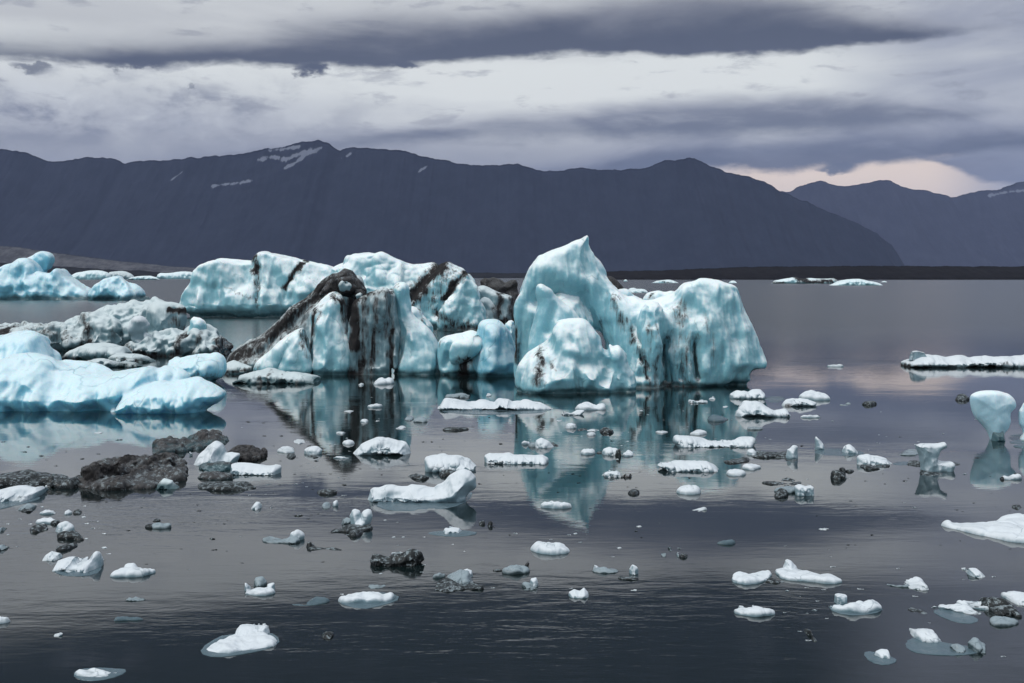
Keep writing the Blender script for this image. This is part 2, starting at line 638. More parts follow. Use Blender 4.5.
# ------------------------------------------------------------------ materials
def make_ice(name, blue, white, dirt_a=(.014, .013, .014, 1), dirt_b=(.075, .071, .072, 1), white_amt=1.0, scale=1.0,
             rough=.38, sss=0., speck=0., clear=(.035, .085, .10, 1)):
    m, t, b = material(name)
    g = t.new('ShaderNodeNewGeometry')
    pos = g.outputs['Position']
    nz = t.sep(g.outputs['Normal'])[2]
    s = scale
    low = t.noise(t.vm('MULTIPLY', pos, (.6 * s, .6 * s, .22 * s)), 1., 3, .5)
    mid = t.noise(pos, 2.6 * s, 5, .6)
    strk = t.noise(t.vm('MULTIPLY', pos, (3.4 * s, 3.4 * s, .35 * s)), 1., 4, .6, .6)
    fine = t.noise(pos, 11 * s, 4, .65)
    fac = t.m('ADD', t.m('MULTIPLY', nz, 1.25), t.m('ADD', t.m('MULTIPLY', t.m('SUBTRACT', low, .5), .9), t.m('MULTIPLY', t.m('SUBTRACT', strk, .5), .5)))  # upward faces crusted white, sides darker blue with shade painted in
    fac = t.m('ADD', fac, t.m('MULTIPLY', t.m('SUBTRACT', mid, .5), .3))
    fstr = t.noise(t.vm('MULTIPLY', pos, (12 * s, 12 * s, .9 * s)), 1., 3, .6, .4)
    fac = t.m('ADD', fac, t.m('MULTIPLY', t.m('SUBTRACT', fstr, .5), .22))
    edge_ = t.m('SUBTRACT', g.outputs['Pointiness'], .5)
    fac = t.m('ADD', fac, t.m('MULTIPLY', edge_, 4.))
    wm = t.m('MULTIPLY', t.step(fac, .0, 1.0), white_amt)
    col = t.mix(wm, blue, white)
    # rime and grain
    col = t.mix(t.m('MULTIPLY', t.step(fine, .52, .7), .12), col, white)
    # fine grit frozen into the ice
    grit = t.m('MULTIPLY', t.step(t.m('ADD', t.m('MULTIPLY', mid, .55), t.m('MULTIPLY', fine, .45)), .6, .72), .22)
    col = t.mix(grit, col, t.mix(.5, blue, dirt_b))
    # healed cracks
    vo = t.new('ShaderNodeTexVoronoi', feature='DISTANCE_TO_EDGE')
    wob = t.new('ShaderNodeTexNoise')
    t.put(wob.inputs['Vector'], pos)
    wob.inputs['Scale'].default_value = 1.3 * s
    t.put(vo.inputs['Vector'], t.vm('ADD', t.vm('MULTIPLY', pos, (s, s, .55 * s)), t.vm('MULTIPLY', wob.outputs['Color'], (.9, .9, .9))))
    vo.inputs['Scale'].default_value = .42
    crack = t.m('MULTIPLY', t.step(vo.outputs['Distance'], .016, .002), t.step(low, .46, .6))
    col = t.mix(t.m('MULTIPLY', crack, .38), col, t.mix(.5, blue, clear))
    ad = t.new('ShaderNodeAttribute', attribute_name='dirt').outputs['Fac']
    ac = t.new('ShaderNodeAttribute', attribute_name='clear').outputs['Fac']
    dn = t.m('ADD', ad, t.m('ADD', t.m('MULTIPLY', t.m('SUBTRACT', strk, .5), 1.6), t.m('MULTIPLY', t.m('SUBTRACT', fstr, .5), .9)))
    dn = t.m('ADD', dn, t.m('ADD', t.m('MULTIPLY', t.m('SUBTRACT', mid, .5), .6), t.m('MULTIPLY', t.m('SUBTRACT', fine, .5), .4)))
    dmk = t.m('MULTIPLY', t.step(dn, .3, 1.05), t.step(ad, 0., .25))
    dcol = t.mix(t.step(t.m('ADD', dn, t.m('MULTIPLY', t.m('SUBTRACT', mid, .5), 1.4)), .55, 1.15), dirt_b, dirt_a)
    cmk = t.m('MULTIPLY', t.step(t.m('ADD', ac, t.m('MULTIPLY', t.m('SUBTRACT', mid, .5), .5)), .2, .85), .92)
    col = t.mix(cmk, col, clear)
    if speck:
        col = t.mix(t.m('MULTIPLY', t.step(t.m('ADD', t.m('ADD', mid, t.m('MULTIPLY', fine, .6)), t.m('MULTIPLY', nz, .1)), .88, 1.02), speck), col, (.42, .50, .54, 1))
    col = t.mix(dmk, col, dcol)
    t.put(b.inputs['Base Color'], col)
    ro = t.m('ADD', rough, t.m('MULTIPLY', t.m('SUBTRACT', mid, .5), .3))
    ro = t.m('ADD', ro, t.m('MULTIPLY', dmk, .3))
    ro = t.m('SUBTRACT', ro, t.m('MULTIPLY', cmk, .22))
    t.put(b.inputs['Roughness'], ro)
    b.inputs['IOR'].default_value = 1.31
    if sss:
        b.inputs['Subsurface Weight'].default_value = sss
        b.inputs['Subsurface Radius'].default_value = (.12, .45, .6)
        b.inputs['Subsurface Scale'].default_value = 1.0 / s
    bp = t.new('ShaderNodeBump')
    bp.inputs['Strength'].default_value = .8
    bp.inputs['Distance'].default_value = .03 / s
    hh = t.m('ADD', t.m('MULTIPLY', mid, .7), t.m('ADD', t.m('MULTIPLY', fine, .45), t.m('ADD', t.m('MULTIPLY', strk, .9), t.m('MULTIPLY', fstr, .5))))
    t.put(bp.inputs['Height'], t.m('SUBTRACT', hh, t.m('MULTIPLY', crack, .5)))
    t.put(b.inputs['Normal'], bp.outputs[0])
    return m


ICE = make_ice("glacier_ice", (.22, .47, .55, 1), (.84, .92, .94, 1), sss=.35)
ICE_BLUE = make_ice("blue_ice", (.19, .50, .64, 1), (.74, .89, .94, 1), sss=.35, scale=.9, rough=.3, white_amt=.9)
ICE_FAR = make_ice("far_ice", (.30, .55, .62, 1), (.74, .85, .88, 1), scale=.4)
ICE_PALE = make_ice("pale_ice", (.38, .60, .70, 1), (.80, .89, .93, 1), scale=1.5, rough=.3, sss=.25)
ICE_GREY = make_ice("gritty_ice", (.14, .24, .28, 1), (.60, .68, .70, 1), scale=.8)
ICE_SMALL = make_ice("floe_ice", (.22, .32, .37, 1), (.68, .73, .77, 1), scale=3.0, rough=.42)  # the grey-blue side colour stands in for shadow
ICE_CLEAR = make_ice("clear_ice", (.05, .08, .09, 1), (.32, .39, .43, 1), scale=5.0, rough=.25, white_amt=.8, clear=(.02, .028, .03, 1))
ICE_DARK = make_ice("black_ice", (.008, .01, .011, 1), (.028, .033, .036, 1), scale=5.0, rough=.45, speck=.5, white_amt=.5, clear=(.014, .018, .02, 1))
LEDGE = make_ice("sunken_ice", (.035, .07, .085, 1), (.10, .15, .18, 1), scale=4., rough=.12, white_amt=.9, clear=(.02, .045, .055, 1))
MUD = make_ice("moraine_mud", (.010, .010, .011, 1), (.055, .055, .058, 1), scale=3., rough=.5, speck=.35, white_amt=.9)


# ------------------------------------------------------------------ water
def flat_mesh(name, V, Fc, mat, smooth=False):
    me = bpy.data.meshes.new(name)
    me.from_pydata(V, [], Fc)
    me.materials.append(mat)
    if smooth:
        me.polygons.foreach_set('use_smooth', [True] * len(me.polygons))
    o = bpy.data.objects.new(name, me)
    COL.objects.link(o)
    return o


wm_, t, b = material("lagoon_water")
g = t.new('ShaderNodeNewGeometry')
pos = g.outputs['Position']
px_, py_, pz_ = t.sep(pos)
b.inputs['Base Color'].default_value = (.006, .012, .013, 1)
b.inputs['IOR'].default_value = 1.8
b.inputs['Specular IOR Level'].default_value = .8
far = t.step(py_, 48., 120.)
patch = t.noise(t.vm('MULTIPLY', pos, (.035, .09, 1.)), 1., 3, .5, .6)
ruf = t.m('MAXIMUM', far, t.m('MULTIPLY', t.step(patch, .5, .68), .4))
r1 = t.noise(t.vm('MULTIPLY', pos, (.9, 2.6, 1.)), 1., 3, .55, .3)
r2 = t.noise(t.vm('MULTIPLY', pos, (3.4, 9.5, 1.)), 1., 3, .6, .3)
r3 = t.noise(t.vm('MULTIPLY', pos, (.16, .4, 1.)), 1., 2, .5)
hgt = t.m('ADD', t.m('MULTIPLY', r1, t.step(ruf, 0, 1, .0014, .04, 'LINEAR')), t.m('MULTIPLY', r2, t.step(ruf, 0, 1, .00022, .011, 'LINEAR')))
hgt = t.m('ADD', hgt, t.m('MULTIPLY', r3, .004))
bp = t.new('ShaderNodeBump')
bp.inputs['Strength'].default_value = 1.
bp.inputs['Distance'].default_value = 1.
t.put(bp.inputs['Height'], hgt)
t.put(b.inputs['Normal'], bp.outputs[0])
t.put(b.inputs['Roughness'], t.m('ADD', .035, t.m('MULTIPLY', far, .2)))
R = 36000
water = flat_mesh("water", [(-R, -600, 0), (R, -600, 0), (R, 40000, 0), (-R, 40000, 0)], [(0, 1, 2, 3)], wm_)
tag(water, "dark still water of the glacier lagoon", None, None, 'structure')


# ------------------------------------------------------------------ mountains and shores
def rock_mat(name, a, b_, scale, snow=False):
    m, t, b = material(name)
    g = t.new('ShaderNodeNewGeometry')
    pos = g.outputs['Position']
    n = t.noise(pos, scale, 6, .62)
    n2 = t.noise(t.vm('MULTIPLY', pos, (1., .4, .25)), scale * 5, 4, .6)
    col = t.mix(t.step(t.m('ADD', t.m('MULTIPLY', n, .6), t.m('MULTIPLY', n2, .4)), .38, .64), a, b_)
    if snow:
        at = t.new('ShaderNodeAttribute', attribute_name='dirt').outputs['Fac']
        sm_ = t.step(t.m('ADD', at, t.m('MULTIPLY', t.m('SUBTRACT', n2, .5), 3.)), .6, .8)
        sm_ = t.m('MULTIPLY', sm_, t.step(at, .02, .2))
        col = t.mix(sm_, col, (.13, .145, .185, 1))
    t.put(b.inputs['Base Color'], col)
    b.inputs['Roughness'].default_value = .95
    b.inputs['Specular IOR Level'].default_value = .1
    return m


def range_mesh(name, prof, D, depth, mat, nx, nt, gully, snow=(), seed=0, base_drop=0., power=1.25, rough_px=1.9):
    """a range of mountains: its ridge runs through prof, its flanks fall towards the water"""
    xs = np.linspace(prof[0][0], prof[-1][0], nx)
    ridge = np.interp(xs, [p[0] for p in prof], [p[1] for p in prof])
    Xr = (xs - 512) / F * D
    q = np.stack([xs / 22., np.full(nx, seed + .3), np.zeros(nx)], 1)
    ridge = ridge - rough_px * fbm(q, 5, .6) * 2.4
    Rz = np.maximum(H + (YH - ridge) / F * D, 2)
    ts = np.linspace(0, 1, nt)
    X, Tt = np.meshgrid(Xr, ts, indexing='ij')
    RZ = np.repeat(Rz[:, None], nt, 1)
    Y = D - np.minimum(depth, 1.5 * Rz + 60)[:, None] * Tt
    sp = np.stack([X.ravel() / gully, Y.ravel() / (gully * 2.2), np.full(X.size, seed * 3.1)], 1)
    rg = np.abs(fbm(sp, 5, .55)).reshape(X.shape)
    rg2 = fbm(sp * .4 + 9, 3).reshape(X.shape)
    hgt = RZ * (1 - Tt) ** power * (1 - .10 * rg2 * (1 - Tt) * Tt * 4) - RZ * rg * .2 * np.sqrt(Tt) * (1 - Tt)
    Z = np.maximum(hgt, 0) - 3 * (Tt > .995) - .5
    # perspective: nearer slopes must stay under the ridge line
    lim = H + (RZ - H) * Y / D
    Z = np.minimum(Z, lim * (1 - .02 * (Tt > 0)))
    Xb = X * (1 - .0 * Tt)
    V = np.stack([Xb.ravel(), Y.ravel(), Z.ravel()], 1)
    nb = len(V)
    back = np.stack([Xr, np.full(nx, D + depth * .6), np.full(nx, -5.)], 1)
    V = np.concatenate([V, back])
    i, j = np.meshgrid(np.arange(nx - 1), np.arange(nt - 1), indexing='ij')
    a = (i * nt + j).ravel()
    Q = np.stack([a, a + 1, a + nt + 1, a + nt], 1)[:, ::-1]
    k = np.arange(nx - 1)
    Qb = np.stack([nb + k, nb + k + 1, (k + 1) * nt, k * nt], 1)[:, ::-1]
    Q = np.concatenate([Q, Qb])
    sv = np.zeros(len(V))
    if snow:
        PX = 512 + V[:, 0] / D * F
        PY = YH - (V[:, 2] - H) / V[:, 1] * F
        for pts, rad in snow:
            sv = np.maximum(sv, np.clip(1.2 - seg_dist(pts, PX, PY) / rad, 0, 1))
    o = mesh_obj(name, (V, Q, sv, None), mat)
    return o


MAIN = [(-420, 150), (-300, 120), (-180, 155), (-90, 146), (0, 149), (18, 150), (40, 158), (55, 163), (75, 158), (105, 158), (125, 162), (150, 160), (200, 157),
        (240, 154), (285, 146), (305, 142), (318, 140), (328, 143), (340, 150), (355, 146), (372, 149), (390, 150), (405, 150), (420, 157), (450, 161),
        (480, 166), (515, 164), (530, 167), (545, 171), (580, 168), (610, 170), (650, 167), (665, 160), (690, 158), (705, 162), (725, 172), (740, 175),
        (760, 180), (780, 190), (800, 200), (830, 213), (858, 224), (878, 234), (892, 246), (899, 256), (904, 266), (907, 276), (912, 277)]
rm = range_mesh("mountain_range", MAIN, 8000., 2600., rock_mat("basalt_slopes", (.008, .013, .026, 1), (.015, .021, .038, 1), .006, True), 1300, 130, 420., seed=1,
                snow=[([(262, 160), (275, 157), (290, 160), (312, 150)], 3.5), ([(270, 150), (300, 147)], 3), ([(345, 158), (352, 154)], 2), ([(292, 168), (300, 164), (310, 155), (322, 148)], 3.),
                      ([(225, 186), (240, 184), (262, 181)], 2.4), ([(180, 180), (188, 172)], 1.6), ([(420, 172), (428, 166)], 1.6)])
tag(rm, "long dark mountain range behind the lagoon", None, None, 'structure')
FARR = [(560, 215), (700, 200), (790, 191), (800, 186), (820, 181), (830, 184), (850, 185), (865, 183), (880, 180), (892, 182), (905, 187), (930, 192), (950, 196),
        (962, 196), (975, 192), (1000, 188), (1012, 184), (1024, 181), (1060, 172), (1150, 180), (1300, 160), (1450, 175)]
fr = range_mesh("mountain_range", FARR, 13500., 4200., rock_mat("far_basalt", (.012, .016, .03, 1), (.022, .027, .045, 1), .004, True), 900, 110, 600., seed=5,
                snow=[([(985, 196), (1000, 193), (1024, 190)], 2.)])
tag(fr, "paler mountain range at the far right behind the main range", None, None, 'structure')
# low dark moraine shores
SHR = [(560, 274), (600, 272), (620, 271), (660, 270), (690, 268.5), (720, 267), (760, 266.3), (800, 265.8), (860, 265.6), (920, 266), (1000, 266), (1100, 265.5), (1350, 264), (1500, 264)]
sh = range_mesh("shore", SHR, 1560., 185., rock_mat("moraine", (.006, .006, .008, 1), (.013, .0125, .015, 1), .05), 900, 24, 30., seed=8, power=.7, rough_px=.8)
tag(sh, "low black moraine shore on the far side of the water", None, None, 'structure')
SHL = [(-400, 258), (-100, 262), (0, 263), (40, 265), (80, 268), (120, 270), (170, 271.5), (240, 272), (330, 272.5), (420, 272.5), (560, 273), (640, 273.5), (760, 275)]
sl = range_mesh("shore", SHL, 2700., 250., rock_mat("moraine_dark", (.008, .009, .012, 1), (.018, .019, .022, 1), .03), 900, 24, 50., seed=9, power=.7, rough_px=.8)
tag(sl, "black shore under the mountains at the left", None, None, 'structure')
GLC = [(-400, 240), (-100, 243), (0, 246), (20, 247), (45, 251), (80, 256), (120, 261), (170, 266), (230, 270), (260, 274)]
gl = range_mesh("glacier", GLC, 3600., 420., rock_mat("dirty_glacier", (.05, .052, .062, 1), (.11, .112, .125, 1), .02), 500, 30, 80., seed=12, power=.6, rough_px=.4)
tag(gl, "grey tongue of a dirty glacier at the far left", None, None, 'structure')

# the damp air over the lagoon
hz = bpy.data.materials.new("damp_air")
hz.use_nodes = True
ht = hz.node_tree
ht.nodes.clear()
ho = ht.nodes.new('ShaderNodeOutputMaterial')
pv = ht.nodes.new('ShaderNodeVolumePrincipled')
pv.inputs['Color'].default_value = (.54, .64, 1.0, 1)
for a_ in ('Density Attribute', 'Temperature Attribute', 'Color Attribute'):
    pv.inputs[a_].default_value = ''
pv.inputs['Density'].default_value = 2.0e-5
ht.links.new(pv.outputs[0], ho.inputs['Volume'])
hz.cycles.homogeneous_volume = True
bx = [(x, y, z) for x in (-37000, 37000) for y in (-700, 41000) for z in (-6.5, 2200)]
haze = flat_mesh("haze", bx, [(0, 1, 3, 2), (4, 6, 7, 5), (0, 4, 5, 1), (2, 3, 7, 6), (0, 2, 6, 4), (1, 5, 7, 3)], hz)
tag(haze, "thin bluish haze over the lagoon", None, None, 'stuff')


# ------------------------------------------------------------------ the great icebergs
# main berg: pointed ridge, rounded tower, columns and the boulder in front
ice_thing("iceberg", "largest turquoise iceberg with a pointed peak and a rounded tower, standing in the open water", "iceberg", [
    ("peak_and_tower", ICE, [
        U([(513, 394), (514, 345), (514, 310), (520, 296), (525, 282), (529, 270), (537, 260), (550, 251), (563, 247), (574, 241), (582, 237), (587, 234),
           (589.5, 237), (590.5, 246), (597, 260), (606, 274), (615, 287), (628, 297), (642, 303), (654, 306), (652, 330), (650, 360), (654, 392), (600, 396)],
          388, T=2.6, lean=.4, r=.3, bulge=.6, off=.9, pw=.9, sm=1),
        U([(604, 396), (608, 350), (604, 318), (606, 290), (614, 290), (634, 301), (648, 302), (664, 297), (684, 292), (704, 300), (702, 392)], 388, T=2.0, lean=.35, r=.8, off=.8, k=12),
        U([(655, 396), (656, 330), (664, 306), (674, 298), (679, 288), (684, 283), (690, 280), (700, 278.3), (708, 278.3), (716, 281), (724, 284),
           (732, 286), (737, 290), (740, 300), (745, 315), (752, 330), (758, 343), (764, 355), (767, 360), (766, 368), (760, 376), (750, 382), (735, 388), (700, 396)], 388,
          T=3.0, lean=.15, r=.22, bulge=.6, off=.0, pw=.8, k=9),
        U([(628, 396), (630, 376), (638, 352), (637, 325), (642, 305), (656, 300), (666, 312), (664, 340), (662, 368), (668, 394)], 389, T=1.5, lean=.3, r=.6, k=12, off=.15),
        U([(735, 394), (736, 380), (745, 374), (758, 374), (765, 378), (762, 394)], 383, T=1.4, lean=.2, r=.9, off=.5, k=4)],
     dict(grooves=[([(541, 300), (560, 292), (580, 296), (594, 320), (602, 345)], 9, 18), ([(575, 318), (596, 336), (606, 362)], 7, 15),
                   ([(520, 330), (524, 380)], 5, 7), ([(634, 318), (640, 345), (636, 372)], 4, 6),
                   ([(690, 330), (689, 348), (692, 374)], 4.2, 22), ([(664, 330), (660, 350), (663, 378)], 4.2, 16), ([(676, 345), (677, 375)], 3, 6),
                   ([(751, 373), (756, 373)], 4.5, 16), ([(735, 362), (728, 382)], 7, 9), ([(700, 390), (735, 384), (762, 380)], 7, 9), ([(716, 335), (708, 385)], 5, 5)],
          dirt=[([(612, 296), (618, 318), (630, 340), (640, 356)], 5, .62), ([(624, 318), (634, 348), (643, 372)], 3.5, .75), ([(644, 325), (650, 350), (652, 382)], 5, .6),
                ([(515, 330), (517, 362)], 4, .7), ([(690, 334), (689, 350), (692, 374)], 2.6, .7), ([(662, 335), (660, 352), (663, 376)], 3.6, .75), ([(674, 308), (679, 340), (682, 380)], 8, .62),  # strokes along the deep grooves paint crevice shade; the rest is dirt
                ([(668, 330), (672, 378)], 5, .6), ([(638, 355), (643, 380)], 3.5, .9), ([(600, 318), (608, 350)], 4, .5), ([(752, 372), (758, 374)], 4, 1.2), ([(655, 382), (690, 386)], 3, .8),  # strokes in the column crevice and undercut hole paint their shade
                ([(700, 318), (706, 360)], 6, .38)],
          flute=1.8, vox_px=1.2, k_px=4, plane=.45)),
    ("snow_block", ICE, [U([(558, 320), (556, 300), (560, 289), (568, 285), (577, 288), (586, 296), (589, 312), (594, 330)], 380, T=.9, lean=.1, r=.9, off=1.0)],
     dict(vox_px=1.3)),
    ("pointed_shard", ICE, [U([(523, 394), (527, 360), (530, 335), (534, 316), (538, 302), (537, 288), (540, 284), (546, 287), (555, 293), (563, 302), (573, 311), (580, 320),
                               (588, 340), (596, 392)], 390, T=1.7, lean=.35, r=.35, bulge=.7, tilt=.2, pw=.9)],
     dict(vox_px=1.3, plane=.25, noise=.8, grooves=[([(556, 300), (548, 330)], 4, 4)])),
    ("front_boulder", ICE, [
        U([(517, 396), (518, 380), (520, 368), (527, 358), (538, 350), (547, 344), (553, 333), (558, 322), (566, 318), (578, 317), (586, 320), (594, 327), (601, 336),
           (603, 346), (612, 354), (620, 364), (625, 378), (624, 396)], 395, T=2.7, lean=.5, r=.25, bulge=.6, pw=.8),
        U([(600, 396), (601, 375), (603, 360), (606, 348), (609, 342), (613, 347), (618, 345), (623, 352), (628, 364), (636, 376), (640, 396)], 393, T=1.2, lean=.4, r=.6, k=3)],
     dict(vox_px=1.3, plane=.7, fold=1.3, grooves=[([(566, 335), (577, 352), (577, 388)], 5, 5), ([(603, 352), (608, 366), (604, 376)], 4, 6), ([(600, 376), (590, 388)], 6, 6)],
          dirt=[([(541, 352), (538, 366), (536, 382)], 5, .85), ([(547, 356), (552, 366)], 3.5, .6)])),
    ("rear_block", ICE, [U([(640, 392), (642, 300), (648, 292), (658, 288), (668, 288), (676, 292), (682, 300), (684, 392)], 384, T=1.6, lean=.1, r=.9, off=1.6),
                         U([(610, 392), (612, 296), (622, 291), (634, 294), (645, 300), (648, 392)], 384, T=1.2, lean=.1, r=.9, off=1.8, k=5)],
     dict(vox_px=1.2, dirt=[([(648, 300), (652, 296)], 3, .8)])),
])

# the ash striped pyramid berg left of it
ice_thing("iceberg", "pyramid iceberg streaked with black ash, its gravel covered summit above a dark cleft", "iceberg", [
    ("ash_slope", ICE_GREY, [
        U([(226, 376), (230, 358), (240, 347), (255, 338), (268, 331), (280, 322), (292, 308), (304, 297), (316, 286), (326, 277), (336, 271), (348, 270), (358, 275), (364, 286),
           (366, 300), (362, 340), (364, 378)], 373, T=3.2, lean=.7, r=.22, bulge=.6, off=.6)],
     dict(flute=1.4, grooves=[([(268, 352), (300, 318), (328, 292)], 5, 6), ([(356, 300), (357, 330), (357, 346)], 5, 14)],
          dirt=[([(236, 358), (262, 346), (285, 325), (310, 302), (332, 286)], 11, 1.0), ([(322, 290), (338, 280), (352, 285)], 9, 1.2), ([(290, 340), (312, 312)], 7, .8), ([(250, 368), (262, 352)], 4, .9),
                ([(270, 345), (262, 360)], 5, .6), ([(240, 352), (250, 345)], 5, .5), ([(357, 300), (357, 345)], 7, 1.2), ([(300, 315), (280, 342)], 5, .6)])),  # the stroke down the groove paints the cleft's shade; the others are ash
    ("gravel_summit", MUD, [
        U([(318, 300), (322, 288), (330, 278), (338, 271), (349, 270), (357, 275), (363, 284), (367, 292), (365, 299), (356, 302), (345, 296), (332, 294)], 374, T=1.0, lean=.1, r=.8, off=.9),
        U([(338, 292), (340, 280), (346, 277), (353, 281), (354, 291), (347, 295)], 374, T=.6, lean=.1, r=.9, off=.7, k=2),
        U([(352, 302), (353, 293), (359, 289), (366, 293), (364, 300)], 374, T=.6, lean=.1, r=.9, off=.7, k=2)],
     dict(notch=False, wet=0, sharp=.8, noise=.8, facet=.9, plane=.3, dirt=[([(345, 274), (356, 284), (364, 292)], 3, .8), ([(330, 284), (338, 296)], 4, .8)])),
    ("summit_boulder", ICE_GREY, [U([(337, 294), (339, 282), (345, 277), (352, 280), (354, 289), (348, 296)], 374, T=.5, lean=.1, r=.8, off=.45),
                                 U([(354, 303), (354, 294), (360, 289), (366, 293), (365, 300), (360, 303)], 374, T=.5, lean=.1, r=.8, off=.4)],
     dict(notch=False, wet=0, dirt0=.3, plane=.3, facet=.9)),
    ("left_wedge", ICE, [U([(246, 378), (254, 367), (266, 358), (278, 346), (288, 337), (298, 330), (306, 325), (309, 334), (310, 350), (314, 378)], 376, T=1.4, lean=.7, r=.35, bulge=.4, tilt=-.3)],
     dict(dirt=[([(304, 328), (308, 345), (312, 356)], 4, .7), ([(250, 372), (262, 366)], 4, .5)], grooves=[([(292, 340), (280, 372)], 4, 4)])),
    ("pale_cone", ICE, [U([(308, 378), (309, 352), (310, 330), (314, 317), (322, 304), (329, 296), (335, 294), (341, 298), (345, 312), (350, 335), (354, 350), (357, 378)], 376,
                          T=1.9, lean=.7, r=.4, bulge=.6, tilt=.25)],
     dict(dirt=[([(335, 296), (344, 303), (350, 330)], 4, .9), ([(308, 362), (310, 335), (318, 312)], 4.5, .95), ([(314, 320), (322, 306)], 4, .6)], flute=.8)),
    ("streaked_wall", ICE_GREY, [U([(347, 378), (348, 340), (351, 315), (353, 301), (362, 297), (370, 293), (382, 291), (392, 289), (398, 296), (399, 378)], 376, T=1.5, lean=.25, r=.3, bulge=.3, off=.35)],
     dict(flute=2.4, dirt=[([(366, 298), (366, 330), (365, 374)], 5, .85), ([(378, 292), (377, 330), (374, 372)], 4, .8), ([(388, 292), (388, 335)], 4, .75), ([(366, 294), (392, 292)], 3, .9),
                           ([(392, 330), (392, 375)], 2.6, 1.0), ([(352, 372), (360, 375)], 5, .9), ([(355, 300), (356, 322), (357, 344)], 5, 1.5)], grooves=[([(366, 300), (362, 372)], 3, 4), ([(392, 320), (392, 375)], 3, 6)])),  # the last, strongest stroke paints the black cleft's shade
    ("ice_tower", ICE, [U([(391, 378), (391, 335), (391, 305), (393, 288), (398, 283.5), (404, 283), (408, 288), (407, 297), (409, 304), (414, 314), (420, 320), (428, 328), (434, 340),
                          (438, 350), (442, 360), (450, 364), (455, 370), (455, 378)], 375, T=1.8, lean=.5, r=.45, bulge=.6, tilt=-.15)],
     dict(grooves=[([(410, 335), (414, 355)], 3, 4), ([(440, 362), (436, 374)], 3, 5)], dirt=[([(394, 288), (398, 285)], 2, .6)])),
    ("rear_step", ICE, [U([(404, 378), (405, 310), (408, 303), (416, 304), (424, 309), (430, 313), (436, 323), (437, 333), (432, 378)], 370, T=1.2, lean=.2, r=.8)],
     dict(dirt=[([(420, 306), (423, 320)], 2.5, .8)])),
])

# blue boulder berg between the two
ice_thing("iceberg", "small blue dome iceberg in the gap between the pyramid and the pointed peak", "iceberg", [
    ("blue_dome", ICE_BLUE, [U([(468, 382), (472, 355), (478, 335), (481, 322), (488, 318), (496, 317), (504, 320), (511, 328), (514, 340), (517, 352), (522, 358), (521, 368), (516, 382)], 378,
                               T=2.2, lean=.4, r=.9, bulge=.7)], dict(flute=1.2)),
    ("white_shoulder", ICE, [U([(440, 380), (438, 345), (441, 336), (450, 332), (462, 330), (475, 330), (484, 336), (484, 380)], 376, T=1.4, lean=.35, r=.8),
                             U([(448, 365), (450, 346), (458, 337), (470, 331), (482, 329), (484, 345), (474, 354), (464, 360)], 377, T=.7, lean=.4, r=.9, k=2),
                             U([(503, 360), (505, 325), (510, 320), (516, 320), (518, 330), (518, 370)], 373, T=1.0, lean=.2, r=.9, k=3)],
     dict(dirt=[([(466, 360), (464, 374)], 5, 1.1), ([(440, 345), (446, 335)], 3, .4)], grooves=[([(450, 350), (446, 366)], 4, 5)])),
])

# the back bergs
ice("iceberg", "long pale slab iceberg behind the pyramid, split by a straight dark crack", "iceberg", ICE, [
    U([(186, 324), (186, 308), (187, 297), (191, 288), (196, 281), (199, 271), (206, 265), (216, 263), (224, 261), (240, 262), (255, 263), (257, 257), (261, 253), (267, 252.5),
       (276, 255), (290, 258), (302, 262), (318, 264), (334, 266), (350, 268), (352, 324)], 318, T=7, lean=.3, r=.08, bulge=.4, tilt=.12, pw=.8, sm=0)],
    dirt=[([(304, 262), (297, 275), (290, 288)], 2.6, 1.3), ([(258, 258), (261, 266), (260, 272)], 4, 1.0), ([(262, 270), (264, 305)], 2, .8), ([(213, 280), (226, 290)], 2, .45), ([(234, 286), (250, 293), (264, 300)], 1.4, .55), ([(228, 263), (230, 275)], 1.6, .4),
          ([(291, 286), (288, 305)], 1.5, .45), ([(203, 300), (215, 306)], 2, .3)],
    grooves=[([(262, 258), (265, 310)], 3, 6), ([(303, 264), (291, 288), (289, 310)], 3, 4), ([(190, 315), (260, 315), (352, 312)], 6, 9), ([(228, 268), (222, 305)], 4, 3)], sharp=.0, vox_px=1.2, wet_h=9., facet=.1, plane=.6, flute=1.4)  # the taller wet band also paints the overhang's shade at the base

